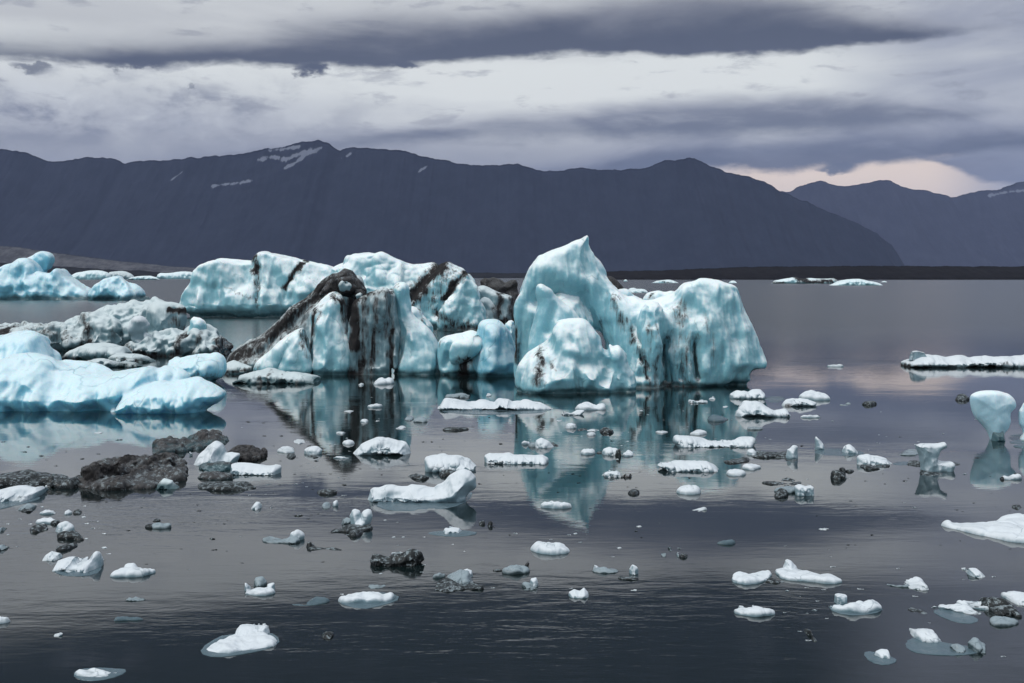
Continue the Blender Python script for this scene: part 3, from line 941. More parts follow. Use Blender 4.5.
ice_thing("iceberg", "tall back iceberg crossed by two diagonal black ash bands", "iceberg", [
    ("ice_body", ICE, [
        U([(326, 334), (330, 270), (340, 262), (352, 257), (364, 255), (375, 253.5), (386, 256), (397, 260), (410, 261), (425, 261.5), (436, 264), (446, 264), (456, 269), (464, 272),
           (470, 278), (474, 290), (478, 305), (484, 322), (480, 334)], 329, T=6, lean=.4, r=.12, bulge=.5),
        U([(436, 334), (440, 300), (450, 284), (460, 275), (468, 272), (476, 280), (484, 300), (486, 318), (480, 334)], 331, T=2.4, lean=.4, r=.3, k=5)],
     dict(dirt=[([(442, 264), (430, 276), (418, 290), (404, 306)], 6.5, 1.35), ([(467, 272), (456, 284), (446, 298)], 4, 1.25), ([(452, 270), (440, 290), (428, 306)], 9, .55), ([(438, 312), (456, 322), (478, 326)], 5, .8), ([(438, 320), (452, 326), (474, 328)], 4, .6),
                ([(434, 290), (428, 304)], 2, .7), ([(452, 268), (446, 280)], 1.5, .5), ([(437, 312), (441, 320)], 3, .9)],
          grooves=[([(440, 265), (408, 302)], 4, 5), ([(466, 273), (446, 300), (438, 315)], 4, 6), ([(390, 262), (386, 285)], 5, 3)], sharp=.7, vox_px=1.1)),
    ("dirty_tail", ICE_GREY, [
        U([(470, 334), (472, 290), (478, 283), (488, 287), (496, 291), (506, 294), (514, 298), (518, 334)], 328, T=3, lean=.3, r=.7),
        U([(476, 334), (476, 300), (482, 294), (490, 300), (494, 310), (496, 320), (500, 334)], 330, T=1.5, lean=.3, r=.7, k=3)],
     dict(dirt=[([(500, 294), (497, 316)], 4, 1.0), ([(512, 300), (512, 320)], 4, 1.0), ([(500, 322), (514, 322)], 4, 1.1)], vox_px=1.)),
    ("black_ridge", MUD, [U([(474, 330), (476, 281), (482, 277), (494, 278), (506, 280), (518, 284), (522, 330)], 325, T=3, lean=.1, r=.8, off=2.)],
     dict(dirt0=.7, wet=0, notch=False, facet=1.3)),
])
ice("iceberg", "low black dirt covered iceberg whose wedge peeps out behind the pointed peak", "iceberg", MUD, [
    U([(596, 310), (598, 281), (606, 277), (612, 276), (618, 281), (624, 287), (630, 310)], 304, T=4, lean=.2, r=.6)], dirt0=.8, wet=0, notch=False)

# far left berg
ice_thing("iceberg", "far blue white iceberg with a hooked horn, drifting near the left edge", "iceberg", [
    ("horned_mass", ICE_BLUE, [
        U([(-40, 306), (-40, 275), (-15, 272), (0, 270), (8, 266), (15, 264), (22, 259), (30, 259), (34, 262), (38, 268), (46, 273), (52, 274), (56, 272),
           (60, 268), (63, 270), (68, 276), (76, 281), (84, 286), (90, 291), (95, 296), (100, 306)], 300, T=9, lean=.5, r=.12, bulge=.5, sm=0),
        U([(8, 290), (13, 268), (22, 261), (30, 258), (35, 255.5), (38, 252.5), (43, 250.8), (49, 252), (53, 256), (53.5, 261), (51, 267), (51, 274), (54, 288)], 299, T=6, lean=.3, r=.15, off=2, k=8)],
     dict(vox_px=.9, grooves=[([(38, 262), (36, 280), (42, 290)], 4, 6), ([(52, 262), (48, 274)], 3, 5), ([(0, 292), (50, 290), (88, 294)], 5, 4), ([(18, 266), (12, 285)], 4, 4)], sharp=.3, plane=.3, noise=.4)),
    ("round_hump", ICE_BLUE, [U([(84, 306), (92, 294), (97, 286), (105, 280), (112, 276), (120, 274), (126, 278), (132, 284), (138, 290), (140, 296), (146, 299), (144, 306)], 300.5,
                                T=6, lean=.4, r=.2)], dict(vox_px=.9)),
])

# dirty low berg on the left
ice_thing("iceberg", "low grey rubble iceberg with a round ice boulder on top, behind the smooth cyan berg", "iceberg", [
    ("long_back", ICE_GREY, [
        U([(-20, 360), (-10, 334), (8, 330), (20, 331), (35, 325), (55, 323), (75, 320), (92, 315), (104, 313), (112, 307), (128, 305), (142, 305), (152, 301), (160, 304), (168, 316), (172, 360)], 352,
          T=4.5, lean=.5, r=.2, bulge=.5)],
     dict(dirt=[([(5, 333), (20, 330)], 6, 1.1), ([(92, 316), (104, 328), (100, 342)], 5, .8), ([(100, 345), (108, 340)], 4, 1.1), ([(60, 345), (90, 352)], 6, .6), ([(40, 326), (85, 335)], 9, .6), ([(130, 330), (120, 345)], 5, .5),
                ([(126, 350), (148, 353)], 4, 1.0)], noise=1.2, sharp=.8, facet=1.3)),
    ("round_boulder", ICE_GREY, [U([(146, 345), (148, 312), (152, 304), (162, 301), (175, 300.5), (186, 303), (190, 309), (188, 320), (184, 330), (180, 345)], 354, T=2.2, lean=.2, r=.4, bulge=.8, off=.5)],
     dict(dirt=[([(172, 310), (188, 311)], 2.6, 1.3), ([(176, 318), (184, 330)], 4, .7), ([(172, 332), (180, 334)], 3, 1.0)], wet=0, notch=False)),
    ("white_knob", ICE, [U([(186, 345), (188, 322), (192, 316), (199, 317), (206, 322), (208, 330), (205, 345)], 356, T=1.2, lean=.2, r=1.)], dict(wet=0, notch=False)),
    ("lower_apron", ICE_GREY, [U([(118, 362), (124, 345), (138, 338), (155, 333), (172, 330), (190, 330), (205, 330), (216, 332), (226, 340), (232, 350), (232, 362)], 357,
                                 T=2.0, lean=1.0, r=.3)],
     dict(dirt=[([(125, 348), (150, 355), (165, 356)], 6, .9), ([(190, 336), (182, 355)], 4.5, 1.0), ([(205, 334), (200, 352)], 3, .7), ([(222, 340), (230, 352)], 5, .9), ([(150, 352), (170, 357)], 4, 1.2)],
          noise=1.2, sharp=.9, flute=1.6, facet=1.4)),
    ("fallen_snow", ICE_SMALL, [U([(136, 342), (136, 326), (140, 321), (145, 325), (147, 334), (158, 331), (166, 336), (160, 342), (146, 347)], 356, T=.5, lean=.3, r=.3)],
     dict(wet=0, notch=False, noise=.8, facet=1.4, fk=16.)),
    ("grey_shelf", ICE_GREY, [U([(60, 364), (66, 352), (85, 347), (110, 344), (128, 348), (135, 364)], 360, T=1.2, lean=1.2, r=.9)],
     dict(dirt=[([(62, 356), (80, 360)], 5, .9)])),
])
# smooth cyan berg at the left edge
ice_thing("iceberg", "smooth low cyan iceberg with soft waves, cut off by the left edge of the photo", "iceberg", [
    ("rear_hump", ICE_BLUE, [U([(-60, 420), (-60, 342), (-20, 340), (0, 336), (10, 331), (20, 329), (34, 329.5), (42, 332), (48, 339), (52, 346), (58, 356), (62, 420)], 402, T=2.4, lean=.6, r=.5, bulge=.7)],
     dict(noise=.7, fold=.7, facet=.1, wet=.3)),
    ("flowing_front", ICE_BLUE, [
        U([(-70, 424), (-70, 372), (-30, 362), (-5, 360), (10, 354), (24, 352), (40, 353), (52, 358), (64, 364), (80, 370), (100, 372), (120, 370), (140, 368), (152, 364), (162, 374), (164, 424)], 413,
          T=2.2, lean=1.0, r=.45, bulge=.7),
        U([(50, 424), (54, 364), (62, 358), (74, 359), (92, 362), (106, 366), (116, 372), (118, 424)], 408, T=1.6, lean=.6, r=.9, k=7),
        U([(146, 424), (150, 378), (156, 368), (165, 362), (176, 362), (188, 370), (196, 380), (198, 424)], 409, T=1.7, lean=.6, r=.9, bulge=.7, k=7),
        U([(110, 424), (118, 404), (128, 392), (142, 384), (158, 381), (176, 380), (194, 379), (208, 382), (216, 386), (226, 393), (221, 400), (208, 406), (202, 424)], 415,
          T=1.7, lean=.8, r=.8, bulge=.6, k=9)],
     dict(noise=.8, fold=.8, facet=.08, wet=.35, flute=.5, notch=.4, plane=.4, grooves=[([(136, 384), (133, 416)], 4, 6), ([(60, 372), (66, 395)], 6, 3), ([(0, 376), (40, 362)], 8, 3), ([(20, 398), (60, 402)], 9, 3),
                                                                 ([(168, 366), (176, 380), (200, 384)], 4, 3)])),
])
ice("iceberg", "pale rounded hump of ice between the smooth cyan berg and the rubble berg", "iceberg", ICE_BLUE, [
    U([(158, 392), (164, 360), (176, 355), (190, 352), (204, 351), (216, 353), (225, 357), (226, 368), (222, 376), (214, 392)], 385, T=1.8, lean=.5, r=.9, bulge=.7)],
    noise=.8, dirt=[([(200, 374), (218, 372)], 5, .5)])
ice("ice_floe", "slim grey floe lying in front of the rubble berg, streaked lengthwise", "ice floe", ICE_GREY,
    [U([(76, 372), (80, 360), (100, 355), (120, 357), (140, 361), (150, 366), (154, 374)], 368, T=1.2, lean=.6, r=.9)], dirt=[([(85, 362), (130, 362)], 3, .4)])
ice("ice_floe", "thin dark rimmed floe tucked behind the smooth cyan berg", "ice floe", ICE_GREY,
    [U([(108, 364), (112, 354), (130, 353), (150, 357), (160, 361), (150, 364)], 363, T=1.2, lean=.6, r=.9)], dirt=[([(124, 360), (150, 364)], 2.5, 1.0)])
ice("ice_floe", "flat grey floe with vertical dirt streaks, off the right end of the smooth cyan berg", "ice floe", ICE_GREY,
    [U([(232, 388), (234, 379), (240, 374), (250, 371.5), (262, 370), (280, 369.5), (290, 371), (298, 373), (310, 375), (321, 377), (320, 380), (314, 384), (300, 388)], 384.5, T=1.3, lean=.9, r=.7)],
    flute=2.5, dirt=[([(246, 378), (250, 385)], 2, .7), ([(262, 376), (262, 385)], 2.5, .8), ([(272, 374), (274, 385)], 2.5, .85), ([(284, 376), (286, 385)], 2, .7), ([(300, 378), (304, 384)], 2.5, .6), ([(240, 383), (300, 385)], 2, .5)])
ice("ice_floe", "small two layered floe with a dark gap, behind the flat streaked floe", "ice floe", ICE_GREY,
    [U([(222, 376), (224, 369), (232, 366), (242, 363), (254, 367), (256, 370), (244, 373), (230, 376)], 374, T=.9, lean=.6, r=.8)], dirt=[([(230, 372), (252, 369)], 1.8, 1.0)])  # the gap is a dark stroke in the colour

# ice under the far shore
def far_bit(name, label, mat, poly, yb, T, **kw):
    return ice(name, label, "iceberg", mat, [U(poly, yb, T=T, lean=.3, r=.7)], vox_px=.65, notch=False, wet=.3, noise=.35, plane=.2, fold=.3, **kw)


far_bit("iceberg", "distant flat blue berg just right of the hooked horn berg, under the black shore", ICE_FAR,
        [(66, 281), (74, 272.5), (84, 271.5), (90, 270), (100, 270), (110, 273), (112, 281)], 279.6, 14)
far_bit("iceberg", "distant grey dirty berg in the string of ice under the left shore", ICE_GREY, [(104, 281), (108, 273), (116, 272), (124, 271.5), (132, 275), (136, 281)], 279.4, 12)
far_bit("iceberg", "distant long pale floe at the middle of the string of ice under the left shore", ICE_FAR, [(126, 281), (128, 276.5), (140, 274.5), (155, 273.8), (162, 281)], 280.0, 12)
far_bit("iceberg", "distant low bluish berg ending the string of ice under the left shore", ICE_FAR, [(156, 280), (158, 273), (166, 272.6), (176, 273), (184, 271.8), (192, 272), (198, 275), (204, 280)], 279.0, 14)
far_bit("iceberg", "far black and white dirty berg on the horizon, left of the blue one", ICE_FAR,
        [(771, 286), (772, 281.5), (778, 279), (788, 277.5), (795, 276), (801, 277.5), (812, 279), (825, 279.5), (836, 278), (838, 286)], 283.6, 8,
        dirt=[([(796, 279), (806, 281), (830, 281.5)], 2.2, 1.2), ([(772, 283), (782, 283.5)], 1.2, .9), ([(834, 279), (838, 281)], 1.5, .8)])
far_bit("iceberg", "far clean blue berg on the horizon, right of the black and white one", ICE_FAR, [(828, 288), (832, 284.5), (840, 281), (850, 279), (862, 279), (872, 282), (882, 285), (880, 288)], 285.4, 8)
far_bit("iceberg", "tiny white berg on the horizon just right of the far blue berg", ICE_FAR, [(878, 285), (881, 280), (886, 279.5), (890, 285)], 282.2, 5)
far_bit("iceberg", "tiny white berg on the horizon above the rounded tower", ICE_FAR, [(728, 286), (730, 281), (735, 280.5), (738, 286)], 283.0, 5)
far_bit("ice_floe", "far thin white floe with grey lumps seen between the peak and the tower", ICE_FAR, [(650, 286), (654, 280), (664, 279), (672, 280.5), (680, 286)], 283.0, 7,
        dirt=[([(664, 282), (670, 283)], 1.2, .8)])
far_bit("ice_floe", "far small white floe just right of the black wedge", ICE_FAR, [(626, 293), (628, 287.5), (636, 286.5), (640, 293)], 290.5, 4)
far_bit("ice_floe", "far flat white floe left of the tower, nearer than its neighbours", ICE_FAR, [(622, 295), (626, 290), (640, 289), (646, 290), (648, 295)], 292.5, 4)
far_bit("ice_floe", "far speck of white ice by the shore between the peak and the tower", ICE_FAR, [(622, 283), (623, 279), (627, 278.5), (629, 283)], 281.4, 4)


# ------------------------------------------------------------------ floes and chunks on the near water
CH = "ice chunk"
FLO = "ice floe"


def small(name, label, cat, mat, pieces, group=None, **kw):
    o = dict(vox_px=.8, fold=.5, notch=False, wet=.5, noise=.22, flute=.1, k_px=1.0, facet=.29, lump=.0, wet_h=2.5, plane=.55, fk=16.)
    o.update(kw)
    wd = max(x for p in pieces for x, _ in p['poly']) - min(x for p in pieces for x, _ in p['poly'])
    for p in pieces:
        if p['kind'] == 'F' and (wd < 16 or mat is K):
            p['h'] *= .42
        if wd < 18:
            p['sm'] = 0
    return ice(name, label, cat, mat, pieces, group, **o)


def S(mat, pieces, name, part_label=None, **kw):
    o = dict(vox_px=.8, fold=.5, notch=False, wet=.5, noise=.22, flute=.1, k_px=1.0, facet=.29, lump=.0, wet_h=2.5, plane=.55, fk=16.)
    if mat is L:
        o.update(plane=0, facet=.08, noise=.2, wet=0)
    o.update(kw)
    for p in pieces:
        if p['kind'] == 'F' and mat is L:
            p['h'] = .012
        if p['kind'] == 'F' and mat is K:
            p['h'] *= .6
    return (name, mat, pieces, o) + ((part_label,) if part_label else ())


def up(poly, yb, T=.25, **kw):
    o = dict(lean=.5, r=.4, bulge=.75, sm=0, pw=.9)
    o.update(kw)
    return U(poly, yb, T=T, **o)


W, C, K, L, B = ICE_SMALL, ICE_CLEAR, ICE_DARK, LEDGE, ICE_BLUE

# right-hand water
ice_thing("ice_floe", "long white floe at the right edge with a square block on its left end", FLO, [
    S(W, [up([(902, 369), (903, 362), (906, 358), (912, 357), (928, 356), (945, 357.5), (960, 355.5), (972, 354.5), (985, 353.5), (994, 356), (1000, 355.5), (1010, 356.5), (1024, 357), (1050, 358),
              (1052, 369)], 368, T=1.6)], "long_slab", dirt=[([(904, 366), (924, 367)], 2, 1.3), ([(960, 367), (974, 368)], 2, 1.3), ([(978, 367), (988, 367.5)], 2, 1.3), ([(995, 361), (1000, 363)], 1.2, .7)]),
    S(W, [up([(908, 362), (909, 352), (912, 349.5), (918, 349), (924, 351), (926, 356), (926, 362)], 367, T=.6, lean=.1, pw=.3, bulge=.3, r=.2)], "square_block", wet=0, facet=.3)])
ice_thing("ice_boulder", "blue bulb shaped ice boulder balanced on a narrow dark wet foot, at the right", "ice boulder", [
    S(ICE_PALE, [up([(973, 412), (971, 403), (971, 396), (975, 393), (982, 391.5), (990, 390.5), (998, 391), (1005, 392.5), (1012, 396.5), (1015, 401), (1015, 408), (1010, 411), (1009, 416), (1010, 422),
              (1008, 429), (1004, 433), (998, 436), (993, 437), (988, 432), (981, 424), (976, 419)], 441, T=.62, lean=0, sm=2, pw=.5)], "bulb", wet=0, vox_px=.8, facet=.15, plane=.15),
    S(ICE_PALE, [up([(986, 446), (990, 438), (993, 432), (1003, 431), (1006, 438), (1011, 446)], 441.5, T=.45, lean=.1)], "foot", clear0=.9, plane=.1, facet=.1)])
small("ice_boulder", "blue ice boulder cut off by the right edge, beside the bulb shaped one", "ice boulder", ICE_PALE,
      [up([(1020, 424), (1019, 411), (1023, 404), (1034, 400), (1046, 404), (1050, 424), (1040, 436), (1024, 432)], 441, T=.5, lean=0), up([(1022, 446), (1026, 430), (1040, 430), (1046, 446)], 442, T=.4)], wet=0)
small("ice_floe", "smooth sunken pale shelf beside the foot of the bulb shaped boulder", FLO, L, [Fl([(1006, 436), (1016, 433), (1045, 432), (1045, 447), (1022, 449), (1012, 446)], .02)])
ice_thing("ice_chunk", "white mushroom shaped chunk with dark wings at the right", CH, [
    S(W, [up([(914, 444), (922, 442.5), (935, 443), (943, 442.5), (944, 446), (940, 451), (938, 460), (946, 462), (951, 464), (949, 468), (943, 469), (940, 474), (922, 474), (920, 463), (919, 456), (916, 449)],
             472, T=.5, lean=.1, pw=.4, bulge=.4)], "mushroom", wet=.1, facet=.3),
    S(C, [Fl([(893, 454), (905, 449), (917, 448), (920, 455), (905, 456)], .06)], "grey_wing"),
    S(K, [Fl([(906, 466), (909, 461), (918, 459), (924, 464), (920, 467)], .1), Fl([(940, 463), (946, 460), (958, 461), (963, 464), (955, 466), (945, 466)], .07)], "black_wing"),
    S(K, [Fl([(920, 474), (924, 469), (935, 470), (948, 468), (946, 474), (935, 477), (925, 476)], .06)], "black_rim")])
ice_thing("ice_floe", "oval white floe with a black underside, left of the mushroom shaped chunk", FLO, [
    S(W, [up([(858, 465), (860, 458), (868, 456), (878, 456.5), (886, 459), (895, 462), (893, 466)], 466, T=.5)], "white_top"),
    S(K, [Fl([(860, 465), (868, 461), (885, 461), (892, 465), (885, 469), (870, 470), (862, 468)], .1)], "black_underside"),
    S(L, [Fl([(890, 464), (900, 461), (916, 462), (905, 466)], .02)], "sunken_shelf")])
ice_thing("ice_chunk", "two white ice shards joined by a sunken grey shelf, right of centre", CH, [
    S(W, [up([(812, 453), (813, 442), (813.5, 437), (816, 435), (820, 438), (824, 443), (828, 448), (830, 453)], 451, T=.4)], "tall_shard"),
    S(W, [up([(841, 456), (842, 447), (845, 444), (850, 445), (854, 448), (860, 451), (866, 452), (866, 456)], 454, T=.35)], "low_shard"),
    S(L, [Fl([(812, 451), (825, 448), (842, 448), (862, 451), (866, 454), (848, 456), (820, 455)], .02)], "sunken_shelf")])
ice_thing("ice_floe", "black gritty floe with white tips at both ends, right of the blade shaped floe", FLO, [
    S(K, [Fl([(748, 453), (754, 449.5), (766, 451), (780, 451), (788, 450), (797, 453), (798, 458), (795, 463), (786, 460), (775, 456), (762, 457), (752, 456)], .12)], "gritty_slab", noise=1.2),
    S(W, [up([(746, 455), (748, 450), (753, 448.5), (756, 452), (756, 455)], 455, T=.25)], "left_tip"),
    S(W, [up([(786, 460), (787, 449), (790, 448), (793, 446), (797, 447), (797, 455), (796, 460)], 459, T=.25)], "right_tip")])
small("ice_floe", "clean white blade shaped floe in front of the rounded tower", FLO, W,
      [up([(675, 440), (676, 437), (690, 437.5), (710, 439), (735, 439.5), (753, 439.5), (748, 444), (735, 450), (690, 450), (680, 446)], 447.5, T=.7)], wet=.1)
small("ice_floe", "flat white floe with a notch, below the blade shaped one", FLO, W,
      [up([(656, 466), (660, 460), (672, 461), (688, 462), (706, 461), (713, 464), (722, 469), (721, 474), (665, 474)], 472, T=.6)])
small("ice_chunk", "thin black slab lying across between the blade shaped floe and the white scraps", CH, K, [Fl([(722, 461.5), (728, 459), (740, 459), (748, 458), (747, 462), (735, 464)], .04)])
small("ice_chunk", "small white scrap just right of the notched flat floe", CH, W, [Fl([(727, 472), (736, 469), (746, 471), (743, 476), (731, 476)], .07)])
small("ice_chunk", "small white scrap above the one beside the notched flat floe", CH, W, [Fl([(743, 465), (750, 463.5), (760, 467), (752, 470), (745, 468)], .05)])
ice_thing("ice_chunk", "white lumpy chunk at the foot of the rounded tower, trailing a grey shelf", CH, [
    S(W, [up([(729, 401), (730, 394), (736, 391.5), (744, 390.5), (748, 392), (752, 390), (760, 390), (764, 394), (764, 401)], 399, T=.7)], "lump"),
    S(L, [Fl([(760, 400), (768, 396), (782, 396), (786, 400), (775, 403)], .05)], "sunken_shelf")])
small("ice_floe", "pale blue white humped floe in front of the lumpy chunk by the tower", FLO, W,
      [up([(731, 420), (733, 412), (738, 407), (745, 402.5), (757, 402), (766, 406), (773, 409.5), (784, 408.5), (792, 412), (793, 420)], 417.5, T=.9)], clear0=.05)
small("ice_chunk", "white pointed chunk right of the pale humped floe, dark along its foot", CH, W,
      [up([(785, 409), (787, 401), (793, 397), (800, 395.5), (808, 398), (816, 403), (813, 409)], 407, T=.6)], dirt=[([(786, 405), (792, 406)], 1.5, .9)])
small("ice_floe", "smooth white lens shaped floe behind the white pointed chunk", FLO, W, [Fl([(799, 396), (806, 392), (820, 392.5), (833, 399.5), (820, 400.5), (804, 399)], .2)])
small("ice_floe", "thin white sliver below the white pointed chunk", FLO, W, [Fl([(799, 416), (808, 414.5), (823, 415), (820, 418), (804, 418)], .1)])
small("ice_chunk", "small white lump afloat in the dark reflection of the rounded tower", CH, W, [up([(686, 404), (692, 400), (700, 399), (704, 397.5), (710, 401), (709, 405)], 403.5, T=.4)])
small("ice_floe", "thin white sliver below the small lump in the tower's reflection", FLO, W, [Fl([(702, 413), (706, 411), (719, 411.5), (716, 414)], .06)])
small("ice_floe", "faint grey sliver, lowest of the slivers in the tower's reflection", FLO, L, [Fl([(709, 420), (716, 417), (728, 418), (727, 421), (715, 422)], .04)])
small("ice_chunk", "dark chunk with pale top under the pale humped floe", CH, C, [Fl([(746, 428), (752, 426), (764, 427), (762, 430), (752, 430)], .08)])
small("ice_floe", "far thin white sliver alone on the water right of the tower", FLO, W, [Fl([(824, 366), (832, 364.8), (846, 365.5), (840, 367)], .12)])
small("ice_floe", "thin grey sliver with a dark end, right of the lens shaped floe", FLO, C, [Fl([(840, 405), (848, 402.5), (855, 404), (848, 406)], .08)])
small("ice_chunk", "dark twig like chip right of the thin grey sliver", CH, K, [Fl([(864, 404.5), (868, 401), (876, 403), (870, 405.5)], .1)])
small("ice_chunk", "small dark chip left of the bulb shaped boulder", CH, K, [Fl([(957, 400), (962, 397), (967, 399), (964, 401.5)], .12)])
ice_thing("ice_chunk", "white cube like chunk with a raft of black ice behind it, right of centre", CH, [
    S(W, [up([(795, 498), (796, 487), (800, 485), (806, 486.5), (812, 486), (813, 493), (812, 498)], 496, T=.35, lean=.2, pw=.3, bulge=.3, r=.2)], "white_cube", facet=.3),
    S(K, [Fl([(760, 482), (768, 479), (776, 481), (784, 477), (795, 478), (802, 482), (797, 485), (780, 486), (768, 484)], .07), Fl([(775, 497), (778, 491), (785, 490), (786, 495), (780, 499)], .1)],
      "black_raft", noise=1.2),
    S(C, [Fl([(772, 489), (785, 485), (798, 487), (795, 494), (782, 494)], .07)], "grey_ice")])
ice_thing("ice_chunk", "pair of round black lumps left of the oval white floe", CH, [
    S(K, [up([(832, 480), (834, 473), (839, 472), (845, 475), (847, 480)], 479, T=.2), up([(838, 474), (841, 469), (844, 470), (844, 474)], 473, T=.15)], "black_lump"),
    S(K, [Fl([(845, 471), (850, 469), (855, 470.5), (850, 472.5)], .05)], "black_chip")])
small("ice_floe", "large flat white floe with a pointed tip, at the right edge", FLO, W,
      [Fl([(941, 519), (948, 518.5), (962, 519), (980, 517), (1000, 514), (1012, 513), (1045, 515), (1045, 547), (1015, 541), (985, 533), (962, 527), (950, 523)], .13, r=.8)], wet=.1)
small("ice_floe", "white tongue shaped floe with a blue edge, left of the fox shaped one", FLO, W,
      [Fl([(727, 580), (735, 574), (752, 570), (766, 567.5), (773, 569), (771, 577), (762, 583), (740, 585)], .09)], wet=.2)
ice_thing("ice_floe", "white floe with a raised snout and a long tail, right of centre near the bottom", FLO, [
    S(W, [Fl([(773, 569), (782, 565), (796, 564), (808, 570), (825, 574), (846, 581), (830, 584), (810, 580), (792, 580), (780, 576)], .08),
          up([(780, 572), (783, 559), (787, 557), (792, 560), (797, 566), (800, 573)], 573, T=.3)], "white_body"),
    S(K, [Fl([(762, 580), (770, 577), (780, 579), (787, 581), (778, 584), (768, 583)], .05)], "black_fringe")])
small("ice_floe", "small white floe with two bumps, below the tongue shaped one", FLO, W,
      [Fl([(732, 611), (738, 607), (752, 607), (766, 608), (776, 612), (765, 616), (745, 616)], .05), up([(735, 610), (739, 605), (744, 605), (747, 611)], 610, T=.12), up([(750, 612), (751, 603.5), (756, 603), (762, 607), (766, 612)], 612, T=.16)])
ice_thing("ice_floe", "low white floe carrying a small upright cube of ice", FLO, [
    S(W, [Fl([(830, 607), (838, 603), (850, 602), (858, 599), (870, 600), (878, 602), (884, 608), (872, 612), (850, 613), (836, 611)], .09)], "white_body"),
    S(W, [up([(835, 605), (835.5, 595), (839, 594), (846, 595.5), (846, 605)], 604.5, T=.16, lean=0, pw=.3, bulge=.3, r=.2)], "cube", facet=.2, noise=.2, plane=0),
    S(L, [Fl([(826, 608), (835, 603), (868, 601), (886, 608), (875, 614), (845, 616)], .012)], "sunken_shelf")])
ice_thing("ice_floe", "thin dark bar of ice ending in a white lump, near the right edge", FLO, [
    S(C, [Fl([(884, 582), (890, 581), (905, 584), (912, 587), (900, 588), (888, 585)], .04)], "dark_bar"),
    S(W, [up([(903, 590), (904, 583), (912, 581.5), (920, 580), (924, 582), (926, 587), (930, 591)], 589.5, T=.3)], "white_lump")])
small("ice_chunk", "pointed white chunk with a dark foot, above the black mound raft", CH, W, [up([(962, 579), (963, 573), (968, 567.5), (976, 569.5), (988, 574), (980, 580)], 578, T=.35)], dirt=[([(964, 578), (976, 580)], 1.4, .9)])
ice_thing("ice_floe", "raft of white planks around a black rubble mound, at the right edge near the bottom", FLO, [
    S(W, [Fl([(936, 602.5), (944, 601.5), (960, 605), (978, 610), (986, 613.5), (978, 616), (958, 612), (940, 607)], .06)], "front_plank"),
    S(W, [Fl([(954, 600), (968, 597), (988, 598), (996, 603), (994, 610), (984, 611), (965, 606)], .08)], "rear_slab"),
    S(K, [up([(984, 618), (986, 606), (992, 601), (1002, 602), (1010, 606), (1016, 612), (1016, 618)], 616, T=.5)], "rubble_mound", noise=1.6, sharp=1),
    S(W, [up([(1004, 606), (1008, 597), (1014, 594), (1022, 594), (1034, 597), (1034, 608)], 605, T=.35)], "white_lump"),
    S(L, [Fl([(930, 610), (945, 608), (970, 615), (982, 620), (968, 625), (945, 619)], .02)], "sunken_shelf"),
    S(C, [Fl([(990, 620), (1002, 616), (1018, 617), (1020, 624), (1002, 627), (992, 625)], .05)], "grey_slab")])
small("ice_chunk", "dark water soaked log of ice left of the plank raft", CH, K, [Fl([(907, 608), (912, 606), (924, 610), (930, 614), (922, 615), (911, 611)], .05)])
ice_thing("ice_floe", "crumbled white lump on a sunken shelf with two dark lumps, lower right", FLO, [
    S(W, [up([(909, 643), (911, 636), (915, 630.5), (922, 628.5), (932, 629), (937, 634), (938, 641), (932, 646)], 642, T=.35)], "white_lump", noise=1.2),
    S(L, [Fl([(904, 645), (908, 637), (925, 638), (950, 643), (975, 647), (984, 652), (960, 656), (930, 655), (912, 652)], .015)], "sunken_shelf"),
    S(C, [up([(949, 656), (951, 647), (957, 644), (965, 647), (968, 653), (962, 657)], 655, T=.2), up([(968, 653), (970, 643), (976, 641), (984, 645), (986, 651), (978, 656)], 653, T=.2)], "dark_lump", noise=1.2)])
ice_thing("ice_chunk", "small white tuft of ice on a grey shelf, left of the crumbled lump", CH, [
    S(W, [up([(873, 660), (876, 651), (882, 648), (888, 649), (889, 655), (894, 660)], 659, T=.18)], "white_tuft", noise=1.1),
    S(L, [Fl([(862, 652), (872, 650), (890, 655), (899, 661), (886, 666), (870, 662)], .02)], "sunken_shelf")])
small("ice_chunk", "dark glassy chunk barely above the water, below the cube carrying floe", CH, K, [up([(798, 643), (804, 636), (811, 631.5), (816, 635), (826, 642)], 641, T=.3)])
small("ice_chunk", "tiny white chunk alone right of centre, above the tongue shaped floe", CH, W, [Fl([(816, 527), (824, 525.5), (832, 527), (828, 531), (819, 530)], .05)])
small("ice_chunk", "small black chip right of the tiny white chunk", CH, K, [Fl([(867, 538), (872, 536), (878, 538), (872, 541)], .05)])
small("ice_floe", "pale ghostly sliver right of centre, mostly under water", FLO, L, [Fl([(715, 543.5), (725, 541), (735, 541.5), (728, 544.5)], .02)])
ice_thing("ice_chunk", "cluster of three small grey and white lumps right of the white lozenge floe", CH, [
    S(C, [up([(666, 551), (667, 545), (672, 544), (676, 548), (682, 547), (681, 553)], 551, T=.2), up([(659, 558), (661, 554), (666, 553), (668, 558)], 557, T=.15)], "grey_lump"),
    S(W, [up([(675, 558), (676, 552), (679, 551), (681, 558)], 557, T=.12)], "white_lump"),
    S(K, [Fl([(680, 556), (684, 553), (689, 556), (684, 558)], .05)], "black_chip")])
small("ice_chunk", "small white wedge at the lower end of the teal reflection", CH, W, [Fl([(677, 490), (684, 488), (697, 489), (696, 494), (683, 494)], .07)])
small("ice_chunk", "black chip left of the small white wedge", CH, K, [Fl([(630, 493), (634, 490), (638, 492), (634, 495)], .08)])
small("ice_floe", "thin white sliver below the small white wedge", FLO, W, [Fl([(691, 510), (698, 507.5), (705, 509), (699, 511.5)], .04)])
small("ice_chunk", "black chip far right, above the large pointed floe", CH, K, [Fl([(1014, 506.5), (1019, 505), (1022, 507), (1017, 509)], .05)])
